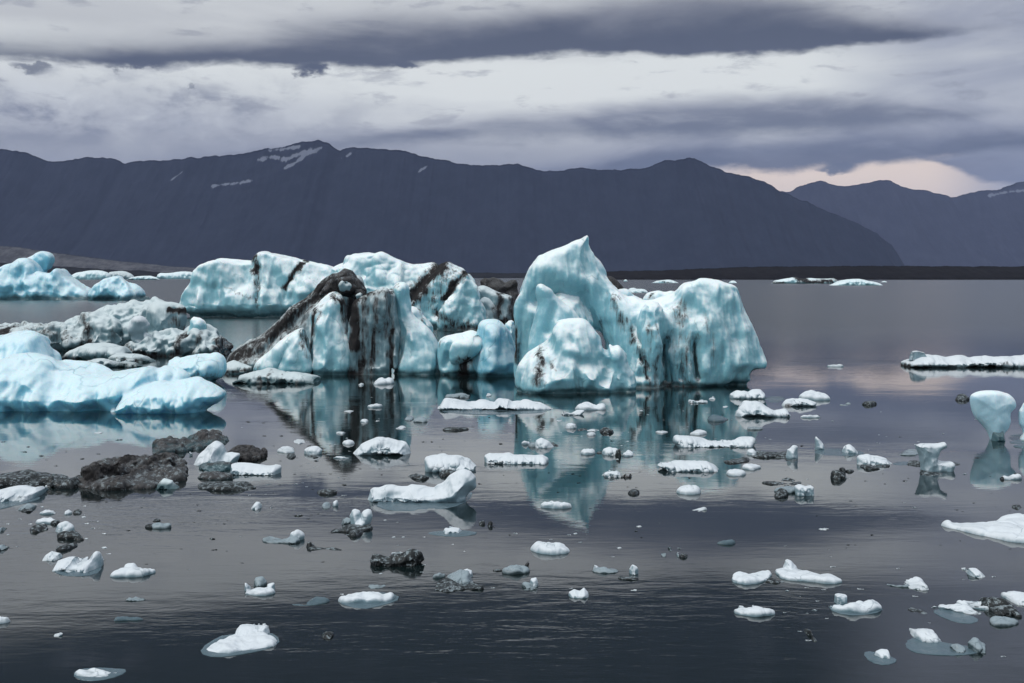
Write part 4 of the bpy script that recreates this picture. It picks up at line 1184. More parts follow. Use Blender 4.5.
ice_thing("ice_chunk", "white bar with two dark stubs, under the bulb shaped boulder", CH, [
    S(W, [Fl([(998, 477), (1003, 474), (1012, 476), (1020, 475), (1020, 479), (1006, 480)], .07)], "white_bar"),
    S(K, [up([(1013, 477), (1014, 472), (1020, 472), (1021, 478)], 477, T=.12), up([(999, 481), (1000, 477), (1003, 477), (1003, 481)], 480, T=.1)], "dark_stub")])

# middle water
ice_thing("ice_floe", "long white floe with a hump, left of the front boulder of the pointed peak", FLO, [
    S(W, [up([(436, 413), (438, 403), (446, 400), (458, 401.5), (470, 403.5), (484, 402), (494, 402.5), (497, 398.5), (504, 397), (510, 398), (513, 401), (526, 402), (540, 404), (554, 407.5), (552, 413)],
             411, T=1.1)], "long_slab", wet=.35),
    S(L, [Fl([(436, 411), (450, 406), (530, 406), (556, 409), (535, 414), (470, 415)], .03)], "sunken_shelf")])
small("ice_chunk", "dark grey chunk behind the long humped floe", CH, C, [up([(444, 400), (447, 395), (456, 393.5), (466, 392), (472, 394), (471, 400)], 398, T=.4)])
small("ice_chunk", "white double knob right of the long humped floe's tip", CH, W, [up([(560, 417), (561, 410), (565, 408.5), (570, 411), (576, 410.5), (584, 411), (580, 417)], 415.5, T=.4)])
small("ice_floe", "white leaf shaped floe close under the front boulder", FLO, W, [Fl([(574, 408), (576, 403), (586, 402), (597, 404), (607, 407.5), (598, 410), (582, 410.5)], .18)])
small("ice_floe", "plump white dome shaped floe left of centre", FLO, W,
      [up([(354, 452), (362, 445), (370, 441), (378, 438.5), (388, 438.5), (398, 441), (405, 444), (411, 450), (404, 460), (370, 460)], 456.5, T=.8)], wet=.15)
ice_thing("ice_floe", "large curved white floe with a raised right end, in the middle of the near water", FLO, [
    S(W, [up([(365, 508), (366, 497), (368, 489.5), (373, 488), (379, 489), (386, 486.5), (398, 485.5), (412, 485.5), (424, 486.5), (434, 487), (443, 482), (450, 476), (458, 472), (465, 470.5), (470, 472),
              (475, 477), (475.5, 486), (471, 493), (462, 500), (450, 508)], 504, T=.75, lean=.3)], "curved_body", wet=.3),
    S(L, [Fl([(372, 504), (395, 496), (450, 494), (474, 490), (470, 500), (452, 508), (420, 511), (388, 511)], .02)], "sunken_shelf")])
ice_thing("ice_floe", "white slab over a black hollow, just behind the large curved floe's raised end", FLO, [
    S(W, [up([(426, 475), (427, 459), (440, 458), (450, 456.5), (462, 456), (471, 459), (478, 465), (476, 475)], 472.5, T=.6)], "white_slab", noise=.9),
    S(K, [up([(438, 478), (441, 471), (448, 469), (456, 471), (458, 478)], 477, T=.3), Fl([(406, 476), (412, 473), (425, 475), (432, 477), (420, 480)], .06)], "black_ice")])
small("ice_floe", "long white bar floe with rough ends, below the teal reflection's upper part", FLO, W,
      [up([(484, 465), (485, 456), (490, 453.5), (500, 455), (514, 455.5), (530, 455), (542, 456), (547, 459), (546, 466)], 464.5, T=.65)], wet=.3, dirt=[([(485, 463), (492, 464)], 2, .8)])
ice_thing("ice_chunk", "white chunk with a black right end, above the long bar floe", CH, [
    S(W, [up([(534, 450), (537, 441), (541, 439), (548, 442), (555, 446), (553, 450)], 448, T=.4)], "white_lump"),
    S(K, [Fl([(548, 445), (552, 441), (558, 443), (560, 446), (554, 449)], .09)], "black_end"),
    S(W, [Fl([(520, 442), (524, 439.5), (530, 441), (531, 444), (524, 445)], .1)], "white_knob"),
    S(C, [Fl([(524, 441), (532, 438), (540, 439), (540, 446), (530, 447)], .04)], "grey_link")])
ice_thing("ice_chunk", "broken string of white and black lumps inside the teal reflection, upper row", CH, [
    S(W, [up([(566, 430), (567, 424), (572, 421.5), (577, 422.5), (580, 430)], 428.5, T=.3), Fl([(584, 430), (590, 426.5), (598, 427), (602, 430), (592, 432)], .08)], "white_lump"),
    S(K, [Fl([(576, 430), (582, 426), (590, 428), (586, 432)], .1), Fl([(599, 431), (604, 428), (612, 429.5), (614, 432), (606, 434)], .12)], "black_lump"),
    S(W, [Fl([(587, 434), (592, 432.5), (596, 434), (591, 436)], .05)], "white_chip")])
ice_thing("ice_chunk", "broken string of white and black lumps inside the teal reflection, lower row", CH, [
    S(W, [Fl([(580, 452), (586, 448.5), (596, 449.5), (595, 454), (586, 455)], .1), up([(603, 457), (605, 451), (610, 449), (616, 450), (618, 456)], 455, T=.25), Fl([(620, 454), (626, 450.5), (634, 452), (634, 456), (625, 457)], .09)],
      "white_lump"),
    S(K, [up([(614, 459), (616, 450), (620, 448), (622, 456)], 457, T=.2), Fl([(594, 453), (600, 450), (605, 453), (600, 455)], .06)], "black_lump")])
small("ice_chunk", "white chunk with a dark tail at the right edge of the teal reflection", CH, W,
      [up([(600, 480), (601, 472), (606, 468.5), (614, 467.5), (620, 469), (623, 473), (624, 480)], 478, T=.4), Fl([(620, 477), (626, 473), (633, 472), (632, 475), (625, 478)], .1)], dirt=[([(624, 476), (634, 473)], 3, 1.1)])
small("ice_floe", "small clean white oval floe under the middle of the teal reflection", FLO, W, [Fl([(540, 504), (545, 501), (556, 501), (566, 502), (574, 505), (566, 508.5), (550, 508.5)], .11)])
small("ice_floe", "white lozenge floe alone in the middle, below the white oval one", FLO, W, [Fl([(531, 544), (540, 541.5), (552, 541), (562, 543), (573, 547), (568, 552), (555, 555), (540, 552)], .11, r=.9)])
ice_thing("ice_chunk", "translucent chunk with white crests on a black bird shaped base", CH, [
    S(K, [Fl([(326, 534), (330, 528), (342, 526), (358, 524), (370, 523), (373, 527), (362, 531), (352, 538), (350, 531), (338, 531)], .1)], "black_base"),
    S(W, [up([(350, 529), (351, 516), (354, 510.5), (358, 512), (361, 517), (365, 512), (369, 511), (371, 520), (371, 529)], 528, T=.3)], "white_crest", noise=1.1),
    S(C, [up([(339, 527), (341, 517), (346, 516), (352, 520), (352, 527)], 526, T=.25)], "grey_lump")])
small("ice_chunk", "thin chain of black ice left of the white crested chunk's base, lower down", CH, K,
      [Fl([(307, 546), (311, 543), (316, 547), (326, 548), (336, 546), (344, 548), (340, 551), (330, 553), (318, 550), (310, 550)], .05), up([(307, 549), (308, 543), (311, 542), (313, 548)], 548, T=.1)], noise=.9)
ice_thing("ice_chunk", "black bridge shaped chunk dusted with white", CH, [
    S(K, [up([(370, 560), (372, 554), (378, 553), (388, 555), (398, 555), (408, 553), (414, 552), (420, 554), (424, 560), (418, 568), (408, 567), (401, 562), (388, 561), (378, 568), (374, 566)], 567, T=.3)],
      "black_arch", noise=1.0),
    S(W, [up([(390, 556), (392, 552), (400, 550.5), (404, 553), (404, 556)], 562, T=.15), up([(407, 558), (410, 552), (415, 551.5), (417, 556)], 564, T=.15)], "white_crust", wet=0)])
ice_thing("ice_chunk", "ragged dark raft of glassy ice with a white hump, right of the black bridge", CH, [
    S(K, [Fl([(433, 590), (436, 581), (445, 576), (460, 577), (475, 580), (486, 587), (475, 590), (462, 589), (448, 594), (440, 590)], .09)], "black_raft", noise=1.5),
    S(C, [up([(444, 585), (446, 577), (456, 572), (468, 572), (474, 578), (476, 586)], 584, T=.35), Fl([(432, 578), (438, 574), (446, 573), (444, 578)], .06)], "glassy_slab", noise=1.2),
    S(W, [up([(458, 578), (461, 570.5), (467, 568), (473, 570), (475, 576)], 578, T=.2)], "white_hump")])
ice_thing("ice_floe", "low white hump on a long thin shelf, right of the white crested chunk", FLO, [
    S(W, [up([(441, 535), (445, 528), (452, 526), (460, 527), (466, 531), (468, 536)], 534, T=.3)], "white_hump"),
    S(L, [Fl([(424, 533), (440, 530), (468, 530), (480, 533), (462, 537), (440, 536)], .02)], "sunken_shelf")])
ice_thing("ice_floe", "thin grey floe with dark twigs at both ends, right of the ragged dark raft", FLO, [
    S(C, [Fl([(502, 571), (510, 568), (522, 567), (530, 568), (527, 573), (512, 575)], .06)], "grey_body"),
    S(K, [Fl([(491, 570), (496, 568.5), (504, 570), (498, 572)], .04), up([(522, 569), (524, 563), (528, 560), (531, 563), (528, 569)], 568, T=.1)], "dark_twig")])
ice_thing("ice_chunk", "small two tone lump, white above and dark below, under the thin grey floe", CH, [
    S(C, [up([(522, 591), (524, 584), (530, 582), (538, 584), (540, 590)], 590, T=.25)], "dark_lump"),
    S(W, [up([(529, 585), (531, 579), (536, 578), (538, 583), (536, 586)], 587, T=.14)], "white_cap")])
small("ice_chunk", "small white chunk with two horns, just above the bottom middle", CH, W, [up([(568, 600), (569, 592), (574, 589), (580, 591), (584, 587.5), (588, 592), (590, 599)], 598.5, T=.22)], plane=0, facet=.15, dirt=[([(568, 599), (572, 599)], 1.3, .8)])
ice_thing("ice_floe", "flat grey ring shaped floe with a white corner, right of the small horned chunk", FLO, [
    S(C, [Fl([(591, 571), (596, 567), (608, 567), (620, 569), (618, 573), (602, 574)], .04)], "grey_slab"),
    S(W, [up([(593, 571), (594, 564), (598, 566), (602, 571)], 571, T=.12)], "white_corner")])
ice_thing("ice_chunk", "white upright shard on black rubble, right of the ring shaped floe", CH, [
    S(W, [up([(627, 577), (629, 569), (633, 565), (637, 568), (639, 576)], 576, T=.2)], "white_shard"),
    S(K, [Fl([(615, 577), (622, 573), (632, 575), (640, 577), (636, 581), (624, 580)], .06)], "black_rubble", noise=1.4)])
small("ice_chunk", "pair of small black lumps right of the thin shelf with a hump", CH, K, [up([(478, 526), (480, 522), (484, 521), (486, 526)], 525, T=.12), up([(486, 527), (489, 522), (492, 522), (492, 528)], 527, T=.12)])

# left water
ice_thing("ice_floe", "broad bright white floe with a raised top, at the bottom left", FLO, [
    S(W, [Fl([(201, 651), (208, 644), (220, 637), (230, 632), (245, 628), (262, 629), (272, 634), (279, 639), (272, 646), (250, 651), (222, 655)], .08, r=.9),
          up([(233, 640), (237, 630), (240, 626.5), (252, 625.5), (265, 627.5), (271, 633), (269, 640)], 641, T=.4, pw=.5)], "white_slab", wet=.15),
    S(L, [Fl([(199, 653), (206, 643), (226, 633), (270, 631), (282, 639), (272, 648), (245, 654), (215, 658)], .01)], "sunken_shelf")])
ice_thing("ice_floe", "flat white floe with a dark dent, at the very bottom left", FLO, [
    S(W, [Fl([(72, 672), (80, 668), (92, 666), (106, 669), (122, 666), (124, 669), (112, 675), (95, 679), (78, 677)], .06)], "white_slab", dirt=[([(80, 672), (88, 670)], 1.5, .6)]),  # the dent is only a dark stroke in the slab's colour
    S(L, [Fl([(70, 674), (85, 667), (125, 667), (127, 672), (110, 679), (85, 682)], .01)], "sunken_shelf")])
ice_thing("ice_floe", "jagged white floe with three tips and a dark keel, lower left", FLO, [
    S(W, [up([(50, 576), (53, 567), (58, 561), (66, 558), (76, 555), (79, 560), (88, 558), (97, 553), (99, 560), (102, 567), (98, 576)], 573, T=.55),
          up([(43, 561), (44, 556), (52, 551), (60, 553), (64, 557), (58, 562)], 561, T=.25)], "jagged_body", noise=.8),
    S(L, [Fl([(52, 572), (60, 565), (95, 564), (104, 567), (96, 575), (70, 577)], .03)], "dark_keel")])
small("ice_floe", "low white floe pointing left, beside the three tipped jagged one", FLO, W,
      [Fl([(109, 577), (116, 573), (125, 569), (140, 567), (155, 566.5), (156, 570), (145, 575), (128, 577)], .07), up([(124, 572), (127, 566), (133, 565.5), (140, 569), (142, 574)], 573, T=.15)])
small("ice_floe", "small grey glazed floe below the low pointing one", FLO, C, [Fl([(122, 600), (130, 596), (143, 595), (149, 598), (140, 601), (130, 602)], .05)], clear0=0)
small("ice_floe", "thin faint sliver below the small grey glazed floe", FLO, L, [Fl([(112, 620), (125, 618), (146, 618), (135, 621)], .02)])
small("ice_chunk", "tiny white crumb alone on the dark water at lower left", CH, W, [up([(52, 639), (54, 634), (60, 631), (63, 634), (60, 638)], 637.5, T=.1)])
small("ice_floe", "white floe tip poking in from the left edge near the bottom", FLO, W, [Fl([(-20, 618), (0, 615), (8, 616), (12, 618), (4, 622), (-15, 626)], .07)])
ice_thing("ice_floe", "white bowl shaped floe holding a grey lump of ice, lower left", FLO, [
    S(W, [Fl([(244, 593), (246, 587), (260, 586), (274, 588), (275, 592), (262, 596), (250, 595)], .06), up([(244, 593), (245, 582), (249, 586), (253, 593)], 592, T=.15), up([(264, 593), (268, 584), (274, 583), (275, 592)], 592, T=.18)],
      "white_bowl"),
    S(C, [up([(254, 588), (256, 579), (262, 578), (266, 582), (266, 588)], 588, T=.15)], "grey_lump")])
small("ice_floe", "long ghostly floe just under the surface, right of the bowl shaped floe", FLO, L, [Fl([(287, 605), (300, 600), (322, 598), (330, 601), (312, 606)], .015)])
ice_thing("ice_floe", "white shield shaped floe with a sunken rim and a grey ice pebble behind it", FLO, [
    S(W, [Fl([(338, 600), (345, 594), (356, 590), (372, 590), (388, 594), (396, 593), (390, 600), (374, 603), (352, 604)], .09)], "white_shield"),
    S(L, [Fl([(336, 602), (345, 593), (390, 591), (402, 598), (385, 605), (360, 610)], .012)], "sunken_shelf"),
    S(C, [up([(366, 590), (369, 585), (378, 583.5), (386, 586), (386, 590)], 589, T=.15)], "grey_pebble")])
small("ice_chunk", "small glassy lump left of the shield shaped floe, lower down", CH, K, [up([(319, 641), (322, 634), (328, 632), (334, 634), (335, 639)], 640, T=.18)])
small("ice_chunk", "small white chunk with a spread wing, under the black slab of the mud raft", CH, W,
      [up([(245, 512), (248, 508), (252, 505), (256, 501), (260, 502), (263, 506), (274, 505), (268, 511)], 510, T=.35)])
ice_thing("ice_chunk", "translucent bar of ice ending in a white knob, left of the white crested chunk", CH, [
    S(C, [Fl([(261, 539), (266, 535), (280, 535), (290, 536), (300, 539), (296, 545), (282, 543), (268, 543)], .07)], "glassy_bar"),
    S(W, [up([(289, 542), (292, 533), (297, 531), (302, 535), (302, 542)], 541, T=.2)], "white_knob")])
ice_thing("ice_chunk", "teal tinted glassy floe with a dark left end, below the mud mound", CH, [
    S(C, [Fl([(150, 525), (156, 522), (166, 523), (173, 525), (168, 528), (156, 529)], .07)], "glassy_slab"),
    S(K, [Fl([(144, 526), (150, 523), (157, 525), (153, 529)], .07), Fl([(151, 521), (156, 518.5), (162, 520), (156, 522)], .04)], "dark_end")])
ice_thing("ice_floe", "white wedge floe entering from the left edge, with a blue shelf in front", FLO, [
    S(W, [up([(-30, 505), (-30, 494), (-5, 491), (10, 488.5), (24, 487.5), (38, 487), (41, 490), (38, 494), (22, 498), (6, 505)], 502, T=.9)], "white_wedge"),
    S(L, [Fl([(-30, 508), (0, 499), (30, 494), (44, 497), (30, 502), (5, 508), (-20, 514)], .02)], "sunken_shelf")])
ice_thing("ice_chunk", "small white crumb on a black chip, first below the white wedge floe", CH, [
    S(C, [up([(20, 511), (22, 506), (28, 504), (34, 506), (36, 510)], 510, T=.25)], "grey_lump"), S(K, [Fl([(19, 511), (24, 508), (34, 509), (30, 513)], .06)], "black_chip")])
small("ice_chunk", "small clean white arc shaped chunk left of the mud mound's reflection", CH, W, [Fl([(37, 513), (42, 509), (52, 508), (58, 512), (52, 514), (42, 515)], .08)])
ice_thing("ice_chunk", "round white knob with black crumbs, right of the arc shaped chunk", CH, [
    S(W, [up([(63, 516), (64, 510), (69, 507), (73, 511), (74, 516)], 515, T=.2)], "white_knob"), S(K, [Fl([(73, 513), (78, 510), (83, 512), (78, 515)], .06)], "black_crumb")])
ice_thing("ice_chunk", "white strip with a black slab in front, below the arc shaped chunk", CH, [
    S(W, [Fl([(35, 522), (42, 518), (56, 518), (58, 522), (48, 524)], .07)], "white_strip"),
    S(K, [Fl([(30, 530), (36, 525), (46, 524), (50, 527), (42, 532), (33, 533)], .07)], "black_slab"), S(K, [Fl([(50, 522), (55, 519.5), (59, 522), (55, 525)], .06)], "black_knob")])
ice_thing("ice_chunk", "black wedge shaped slab with a white crest, between the arc chunk and jagged floe", CH, [
    S(K, [Fl([(56, 538), (58, 531), (68, 530), (76, 533), (85, 539), (78, 541), (65, 538)], .12)], "black_slab"),
    S(W, [up([(56, 531), (60, 525), (66, 523), (72, 527), (74, 531)], 532, T=.15)], "white_crest")])
small("ice_chunk", "black crumbs in a thin line above the three tipped jagged floe", CH, K, [Fl([(58, 549), (63, 546), (70, 545), (76, 544), (75, 547), (66, 549), (61, 551)], .04)])
small("ice_chunk", "dark glassy lump at the left edge above the floe tip, upper one", CH, C, [up([(-6, 533), (-4, 528), (3, 526), (7, 529), (7, 533)], 532, T=.2)])
small("ice_chunk", "dark glassy lump with a green gleam at the left edge, lower one", CH, C, [up([(-6, 552), (-4, 547), (3, 544), (8, 547), (8, 552)], 551, T=.2)])

# the mud raft
ice_thing("dirty_iceberg", "low black mud covered iceberg lying in front of the smooth cyan berg", "iceberg", [
    ("mud_mound", MUD, [
        Fl([(70, 485), (78, 473), (95, 464), (115, 457), (140, 456), (165, 451), (182, 455), (187, 468), (182, 481), (160, 487), (120, 490), (90, 490)], .12, r=.8),
        Fl([(76, 484), (84, 474), (104, 463), (122, 458), (130, 463), (122, 474), (104, 485)], .42, r=.5),
        Fl([(122, 474), (140, 462), (160, 454), (176, 452), (178, 460), (150, 474)], .36, r=.5)],
     dict(vox_px=.9, notch=False, wet=.0, noise=.8, sharp=1., facet=1.0, fk=16., dirt=[([(78, 480), (100, 466), (118, 458), (128, 462)], 8, 1.3), ([(110, 484), (128, 474)], 4, .9), ([(140, 462), (176, 452)], 4, 1.0)])),
    ("black_slab", MUD, [Fl([(160, 442), (176, 436), (196, 431), (215, 430), (230, 434), (226, 442), (205, 446), (180, 452), (160, 456), (150, 452)], .14)], dict(vox_px=.8, notch=False, noise=1., facet=1.2, dirt0=.6, sharp=1.)),
    ("grey_boulder", ICE_GREY, [up([(154, 492), (156, 484), (164, 478), (173, 480), (176, 488), (174, 492)], 490, T=.4)], dict(vox_px=.8, notch=False)),
    ("low_spit", K, [Fl([(-40, 484), (-10, 478), (20, 473), (50, 472), (76, 474), (78, 484), (60, 487), (20, 487)], .1), Fl([(38, 486), (46, 477), (60, 476), (78, 478), (76, 487), (56, 489)], .16)], dict(vox_px=.8, notch=False, noise=1.2)),
    ("white_crumb", W, [up([(163, 463), (164, 459), (170, 458), (176, 460), (177, 464)], 463.5, T=.25), up([(179, 465), (180, 461), (183, 461), (184, 465)], 465, T=.15), up([(188, 456), (189, 451), (193, 450), (194, 456)], 456, T=.15)],
     dict(vox_px=.7, notch=False, wet=0))])
ice_thing("dirty_iceberg", "round black rubble lump behind the white slab, at the right end of the mud raft", "iceberg", [
    ("black_lump", MUD, [up([(226, 464), (230, 450), (240, 446), (252, 446), (260, 448), (266, 453), (266, 458), (260, 464)], 461, T=.9)], dict(vox_px=.7, notch=False, dirt0=.9, noise=1.4, sharp=1.2, wet=0)),
    ("dirt_flat", MUD, [Fl([(196, 470), (206, 458), (226, 452), (236, 456), (234, 466), (218, 474)], .1)], dict(vox_px=.8, notch=False, noise=1.2))])
small("ice_chunk", "white pyramid shaped chunk resting among the black rubble of the mud raft", CH, W,
      [up([(193, 470), (194, 460), (200, 457), (206, 451), (211, 445), (215, 442), (221, 444), (226, 452), (232, 452), (239, 454), (240, 460), (234, 464), (214, 468)], 467, T=.7)], noise=.8)
small("ice_floe", "clean white brick shaped slab right of the white pyramid chunk", FLO, W, [up([(231, 477), (232, 464), (236, 463), (250, 465), (264, 466), (276, 465), (280, 467), (279, 473), (266, 477)], 475.5, T=.6)], wet=.1)
small("ice_floe", "long flat dark floe in front of the white brick shaped slab", FLO, K, [Fl([(196, 486), (206, 481), (225, 483), (244, 482), (259, 486), (250, 490), (225, 491), (204, 490)], .16)])
small("ice_floe", "grey stone like floe between the white pyramid chunk and the long dark floe", FLO, MUD, [Fl([(193, 478), (200, 471), (218, 470), (232, 474), (228, 480), (205, 480)], .12)])
small("ice_floe", "pale thin sunken sliver right of the long flat dark floe", FLO, L, [Fl([(255, 484), (265, 481), (276, 483), (268, 487)], .03)])

# small floes between the mud raft and the dome floe
for pts, h, mat, lab in [
        ([(291, 442), (296, 438), (304, 439), (306, 442), (299, 444)], .14, W, "white flat topped chunk above the round capped one, left of the dome floe"),
        ([(279, 451), (284, 448), (292, 449), (293, 452), (286, 453)], .1, W, "thin white plate with a black chip below, left of the round capped chunk"),
        ([(330, 457), (338, 455.5), (352, 457), (344, 459)], .06, W, "thin white sliver under the left end of the dome floe"),
        ([(344, 411), (349, 409), (356, 410), (350, 412.5)], .1, W, "tiny white plate above the dome floe, left end of the pale water"),
        ([(366, 406), (370, 403), (384, 404), (382, 407), (372, 408)], .12, W, "jagged white plate in the ash pyramid's reflection, biggest there"),
        ([(395, 428), (400, 426), (407, 427), (402, 429.5)], .1, W, "white oval plate right of the ash pyramid's reflection, above the dome floe"),
        ([(361, 421), (364, 419), (368, 420), (366, 423)], .14, W, "grey white nub, left of two nubs in the ash pyramid's reflection"),
        ([(373, 421), (376, 418.5), (381, 420), (377, 422)], .14, W, "white nub, right of two nubs in the ash pyramid's reflection"),
        ([(337, 433), (342, 430), (347, 432), (342, 434)], .1, W, "small white plate above the tip of the dome floe"),
        ([(344, 443), (348, 441.5), (352, 443), (348, 444.5)], .06, W, "speck of white ice touching the left tip of the dome floe"),
        ([(415, 422), (419, 416), (426, 416), (429, 421), (423, 423)], .16, C, "grey translucent lump below the left end of the long humped floe"),
        ([(405, 420), (409, 416), (413, 418), (410, 421)], .1, C, "smaller grey lump left of the translucent one under the long humped floe"),
        ([(556, 421), (559, 418.5), (564, 419.5), (561, 422)], .1, W, "small white plate just below the white double knob"),
        ([(372, 385), (376, 381), (386, 381), (392, 379), (392, 382), (382, 384.5)], .14, W, "white scrap with a crooked top, close under the ash pyramid's foot"),
        ([(359, 385), (362, 382.5), (364, 384), (361, 386)], .12, W, "white speck left of the crooked scrap under the ash pyramid"),
        ([(485, 396), (488, 392.5), (492, 395), (488, 397)], .2, W, "white speck above the hump of the long humped floe"),
        ([(500, 460), (505, 459), (508, 461), (503, 462)], .03, W, None),
        ([(691, 434), (698, 431), (705, 433), (698, 435)], .08, W, "faint white scrap above the middle of the blade shaped floe"),
        ([(656, 432), (662, 430), (668, 432), (662, 433.5)], .06, W, "thin scrap in the tower's reflection, left of the blade shaped floe"),
        ([(709, 399), (712, 395), (716, 396), (715, 400)], .14, W, "little white nub in the shade of the rounded tower"),
        ([(721, 407), (725, 404.5), (730, 406), (725, 408)], .1, W, "little white plate left of the pale humped floe"),
        ([(94, 433), (98, 430), (104, 432), (99, 434)], .05, W, "white chip floating in the cyan berg's reflection"),
        ([(102, 513 - 8), (110, 501), (114, 503), (108, 506)], .06, L, "sunken pale chip inside the mud mound's reflection"),
]:
    if lab:
        small("ice_chunk", lab, CH, mat, [Fl(pts, h)])
ice_thing("ice_chunk", "round white capped chunk with a black base, left of the dome floe", CH, [
    S(W, [up([(304, 455), (305, 450), (310, 447.5), (317, 447.5), (321, 450), (321, 455)], 454.5, T=.3)], "white_cap"),
    S(K, [Fl([(306, 457), (308, 452), (319, 452), (321, 456), (315, 459)], .08)], "black_base")])
small("ice_chunk", "black chip under the thin white plate, left of the round capped chunk", CH, K, [Fl([(286, 457), (288, 453.5), (294, 454), (295, 457), (291, 459)], .08)])
small("ice_chunk", "black sinking lens right of the mud raft, alone on smooth water", CH, K, [Fl([(317, 493), (322, 490), (334, 490), (337, 492), (328, 495)], .07)])
small("ice_chunk", "long black splinter under the long humped floe", CH, K, [Fl([(440, 430.5), (452, 429), (468, 428), (468, 429.5), (452, 431)], .05)])
small("ice_chunk", "white upright flake beside a dark ring, left of the large curved floe", CH, W, [up([(333, 507), (334, 502), (337, 500), (338, 504), (337, 507)], 506.5, T=.1)])
small("ice_chunk", "dark ring shaped lump left of the white upright flake", CH, C, [Fl([(323, 508), (326, 504), (331, 505), (332, 508), (328, 510)], .07)])

# scattered dark chips: too small and too alike to tell apart
CHIPS = {
    "tiny black ice chip on pale water between the mud raft and dome floe":
        [(264, 436, 8), (273, 446, 5), (281, 436, 6), (300, 436, 5), (309, 446, 7), (280, 461, 6), (316, 461, 7), (301, 466, 5), (297, 458, 4), (310, 432, 5), (248, 422, 7), (263, 423, 6), (330, 445, 5)],
    "tiny black chip of ice on the pale water under the long humped floe":
        [(484, 430, 7), (473, 427, 5), (424, 442, 8), (432, 442, 4), (442, 451, 4), (440, 447, 4), (420, 430, 4), (501, 444, 6), (507, 433, 3), (478, 418, 4), (465, 441, 4)],
    "tiny black chip of ice floating in the smooth cyan berg's reflection":
        [(3, 442, 8), (24, 452, 11), (41, 456, 7), (46, 460, 6), (119, 440, 12), (56, 466, 6), (82, 459, 6), (98, 454, 8), (66, 452, 4), (14, 474, 6), (28, 447, 5)],
    "tiny black chip of ice on the lavender water below the mud mound":
        [(199, 511, 9), (197, 505, 5), (212, 539, 9), (214, 550, 12), (181, 549, 5), (242, 563, 6), (224, 524, 4), (216, 524, 4), (190, 494, 5), (255, 493, 4), (298, 516, 13), (311, 515, 6)],
    "tiny black chip of ice left of the large curved floe":
        [(380, 469, 7), (381, 475, 6), (344, 485, 7), (348, 479, 5), (402, 460, 5), (308, 519, 6), (318, 514, 4), (330, 474, 6), (360, 469, 5)],
    "tiny black chip of ice right of the large curved floe":
        [(480, 484, 7), (573, 474, 6), (579, 483, 9), (580, 476, 5), (628, 487, 5), (612, 441, 5), (606, 445, 4), (640, 472, 5), (690, 478, 7), (510, 535, 4), (560, 533, 3)],
    "tiny black chip of ice on the grey water around the oval white floe":
        [(866, 481, 7), (885, 484, 5), (905, 481, 8), (802, 446, 6), (927, 486, 4), (851, 501, 7), (856, 506, 5), (872, 535, 5), (817, 516, 6), (818, 496, 4), (900, 437, 5), (974, 503, 4), (1010, 511, 5), (977, 458, 8)],
    "tiny dark chip of ice on the dark water at lower right":
        [(848, 545, 5), (940, 545, 5), (1010, 549, 6), (846, 548, 4), (785, 546, 4), (788, 549, 3), (855, 545, 4), (960, 541, 4)],
}
# shards and slush strewn between the floes, too small to tell apart
_r2 = random.Random(21)
def strew(x0, x1, y0, y1, n, lo, hi):
    out = []
    while len(out) < n:
        x, y = _r2.uniform(x0, x1), _r2.uniform(y0, y1)
        out.append((x, y, _r2.uniform(lo, hi) * (.6 + .9 * (y - 380) / 300)))
    return out


CHIPS["tiny black chip of ice on the pale water under the long humped floe"] += strew(425, 535, 415, 450, 10, 2.5, 5)
CHIPS["tiny black chip of ice on the lavender water below the mud mound"] += strew(100, 330, 495, 570, 16, 2.5, 6)
CHIPS["tiny black chip of ice on the grey water around the oval white floe"] += strew(770, 1000, 440, 530, 16, 2.5, 5)
CHIPS["tiny black chip of ice left of the large curved floe"] += strew(240, 362, 470, 500, 10, 3, 6)
CHIPS["tiny black chip of ice right of the large curved floe"] += strew(480, 700, 470, 540, 16, 2.5, 6)
WCHIPS = {
    "tiny white shard of ice in the dark reflection of the rounded tower": strew(640, 740, 395, 460, 16, 3, 6),
    "tiny white shard of ice in the teal reflection of the pointed peak": strew(530, 640, 410, 470, 18, 3, 7),
    "tiny white shard of ice in the dark reflection of the ash pyramid": strew(300, 430, 385, 440, 14, 3, 6),
    "tiny white shard of ice on the pale water around the mud raft": strew(230, 350, 430, 500, 14, 3, 7),
    "tiny white shard of ice among the floes below the white wedge floe": strew(5, 110, 505, 550, 10, 3, 7),
    "tiny white shard of ice adrift around the black bridge and the ragged raft": strew(310, 500, 520, 585, 12, 3, 6),
    "tiny white shard of ice adrift between the blade shaped floe and the bulb boulder": strew(750, 950, 410, 500, 14, 3, 6),
    "tiny white shard of ice on the dark water around the plank raft": strew(780, 1010, 545, 650, 12, 3, 6),
}
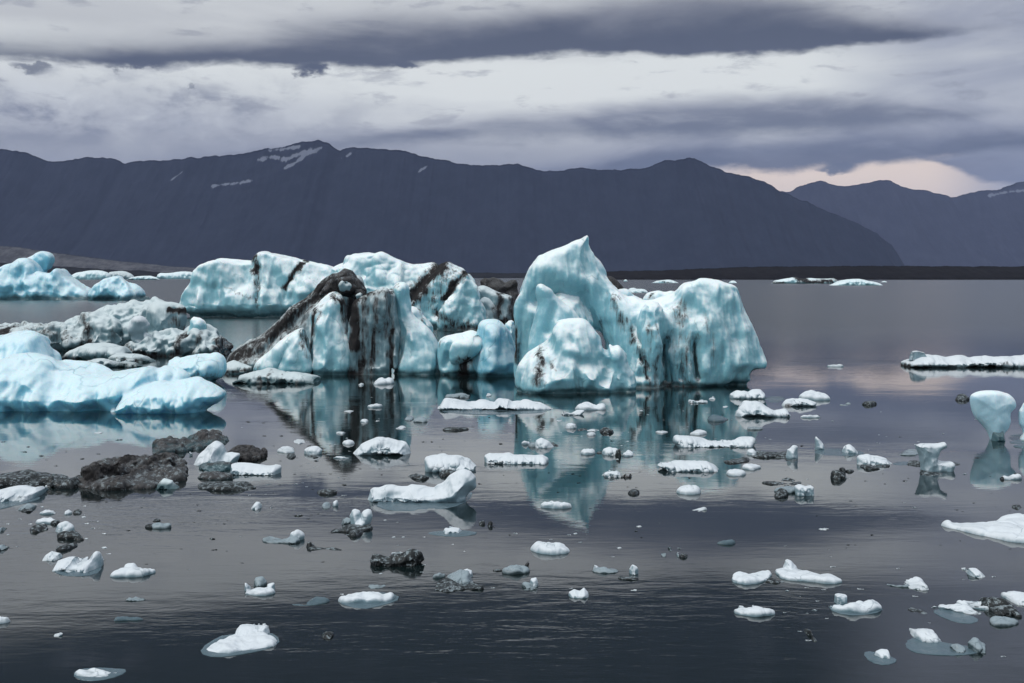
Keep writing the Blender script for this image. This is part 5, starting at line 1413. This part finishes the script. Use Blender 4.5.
for lab_, bx_ in (("tiny white shard of ice in the teal reflection of the pointed peak", (525, 650, 405, 475, 14, 4, 8)),
                  ("tiny white shard of ice on the pale water around the mud raft", (215, 350, 425, 505, 16, 4, 8)),
                  ("tiny white shard of ice among the floes below the white wedge floe", (5, 130, 500, 555, 16, 4, 9)),
                  ("tiny white shard of ice adrift around the black bridge and the ragged raft", (310, 640, 520, 600, 16, 4, 8)),
                  ("tiny white shard of ice on the dark water around the plank raft", (780, 1015, 560, 660, 16, 4, 9)),
                  ("tiny white shard of ice adrift between the blade shaped floe and the bulb boulder", (740, 1000, 410, 510, 14, 4, 8))):
    WCHIPS[lab_] += strew(*bx_)
rs_ = random.Random(4)
proto = []
for i in range(4):
    a = [(500 + 10 * math.cos(k * math.pi / 4) * rs_.uniform(.6, 1.1), 460 + 2.6 * math.sin(k * math.pi / 4) * rs_.uniform(.5, 1.2)) for k in range(8)]
    proto.append(build_lobes([Fl(a, .11, sm=0)], vox_px=.8, notch=False, wet=0, noise=.5, facet=.8, fk=16., seed=900 + i))
pm = {}
for lab, spots in list(CHIPS.items()) + list(WCHIPS.items()):
    white = lab in WCHIPS
    for k, (x, y, wpx) in enumerate(spots):
        i = (k + len(lab)) % 4 + 10 * white
        D = dist(y)
        if i not in pm:
            ob = mesh_obj("ice_shard" if white else "ice_chip", proto[i % 10], W if white else K)
            pm[i] = ob
            fresh = ob
        else:
            fresh = pm[i].copy()
            COL.objects.link(fresh)
        fresh.location = ((x - 512) / F * D, D, 0)
        s_ = wpx / F * D / .6
        fresh.scale = (s_, s_ * rs_.uniform(.7, 1.1), s_ * rs_.uniform(.5, .8))
        fresh.rotation_euler = (0, 0, rs_.uniform(-.4, .4) + (math.pi if k % 2 else 0))
        tag(fresh, lab, "ice shard" if white else "ice chip", "small white shards of ice adrift" if white else "small black chips of ice adrift")
import bmesh
for o in [haze]:
    bmm = bmesh.new()
    bmm.from_mesh(o.data)
    bmesh.ops.recalc_face_normals(bmm, faces=bmm.faces)
    bmm.to_mesh(o.data)
    bmm.free()
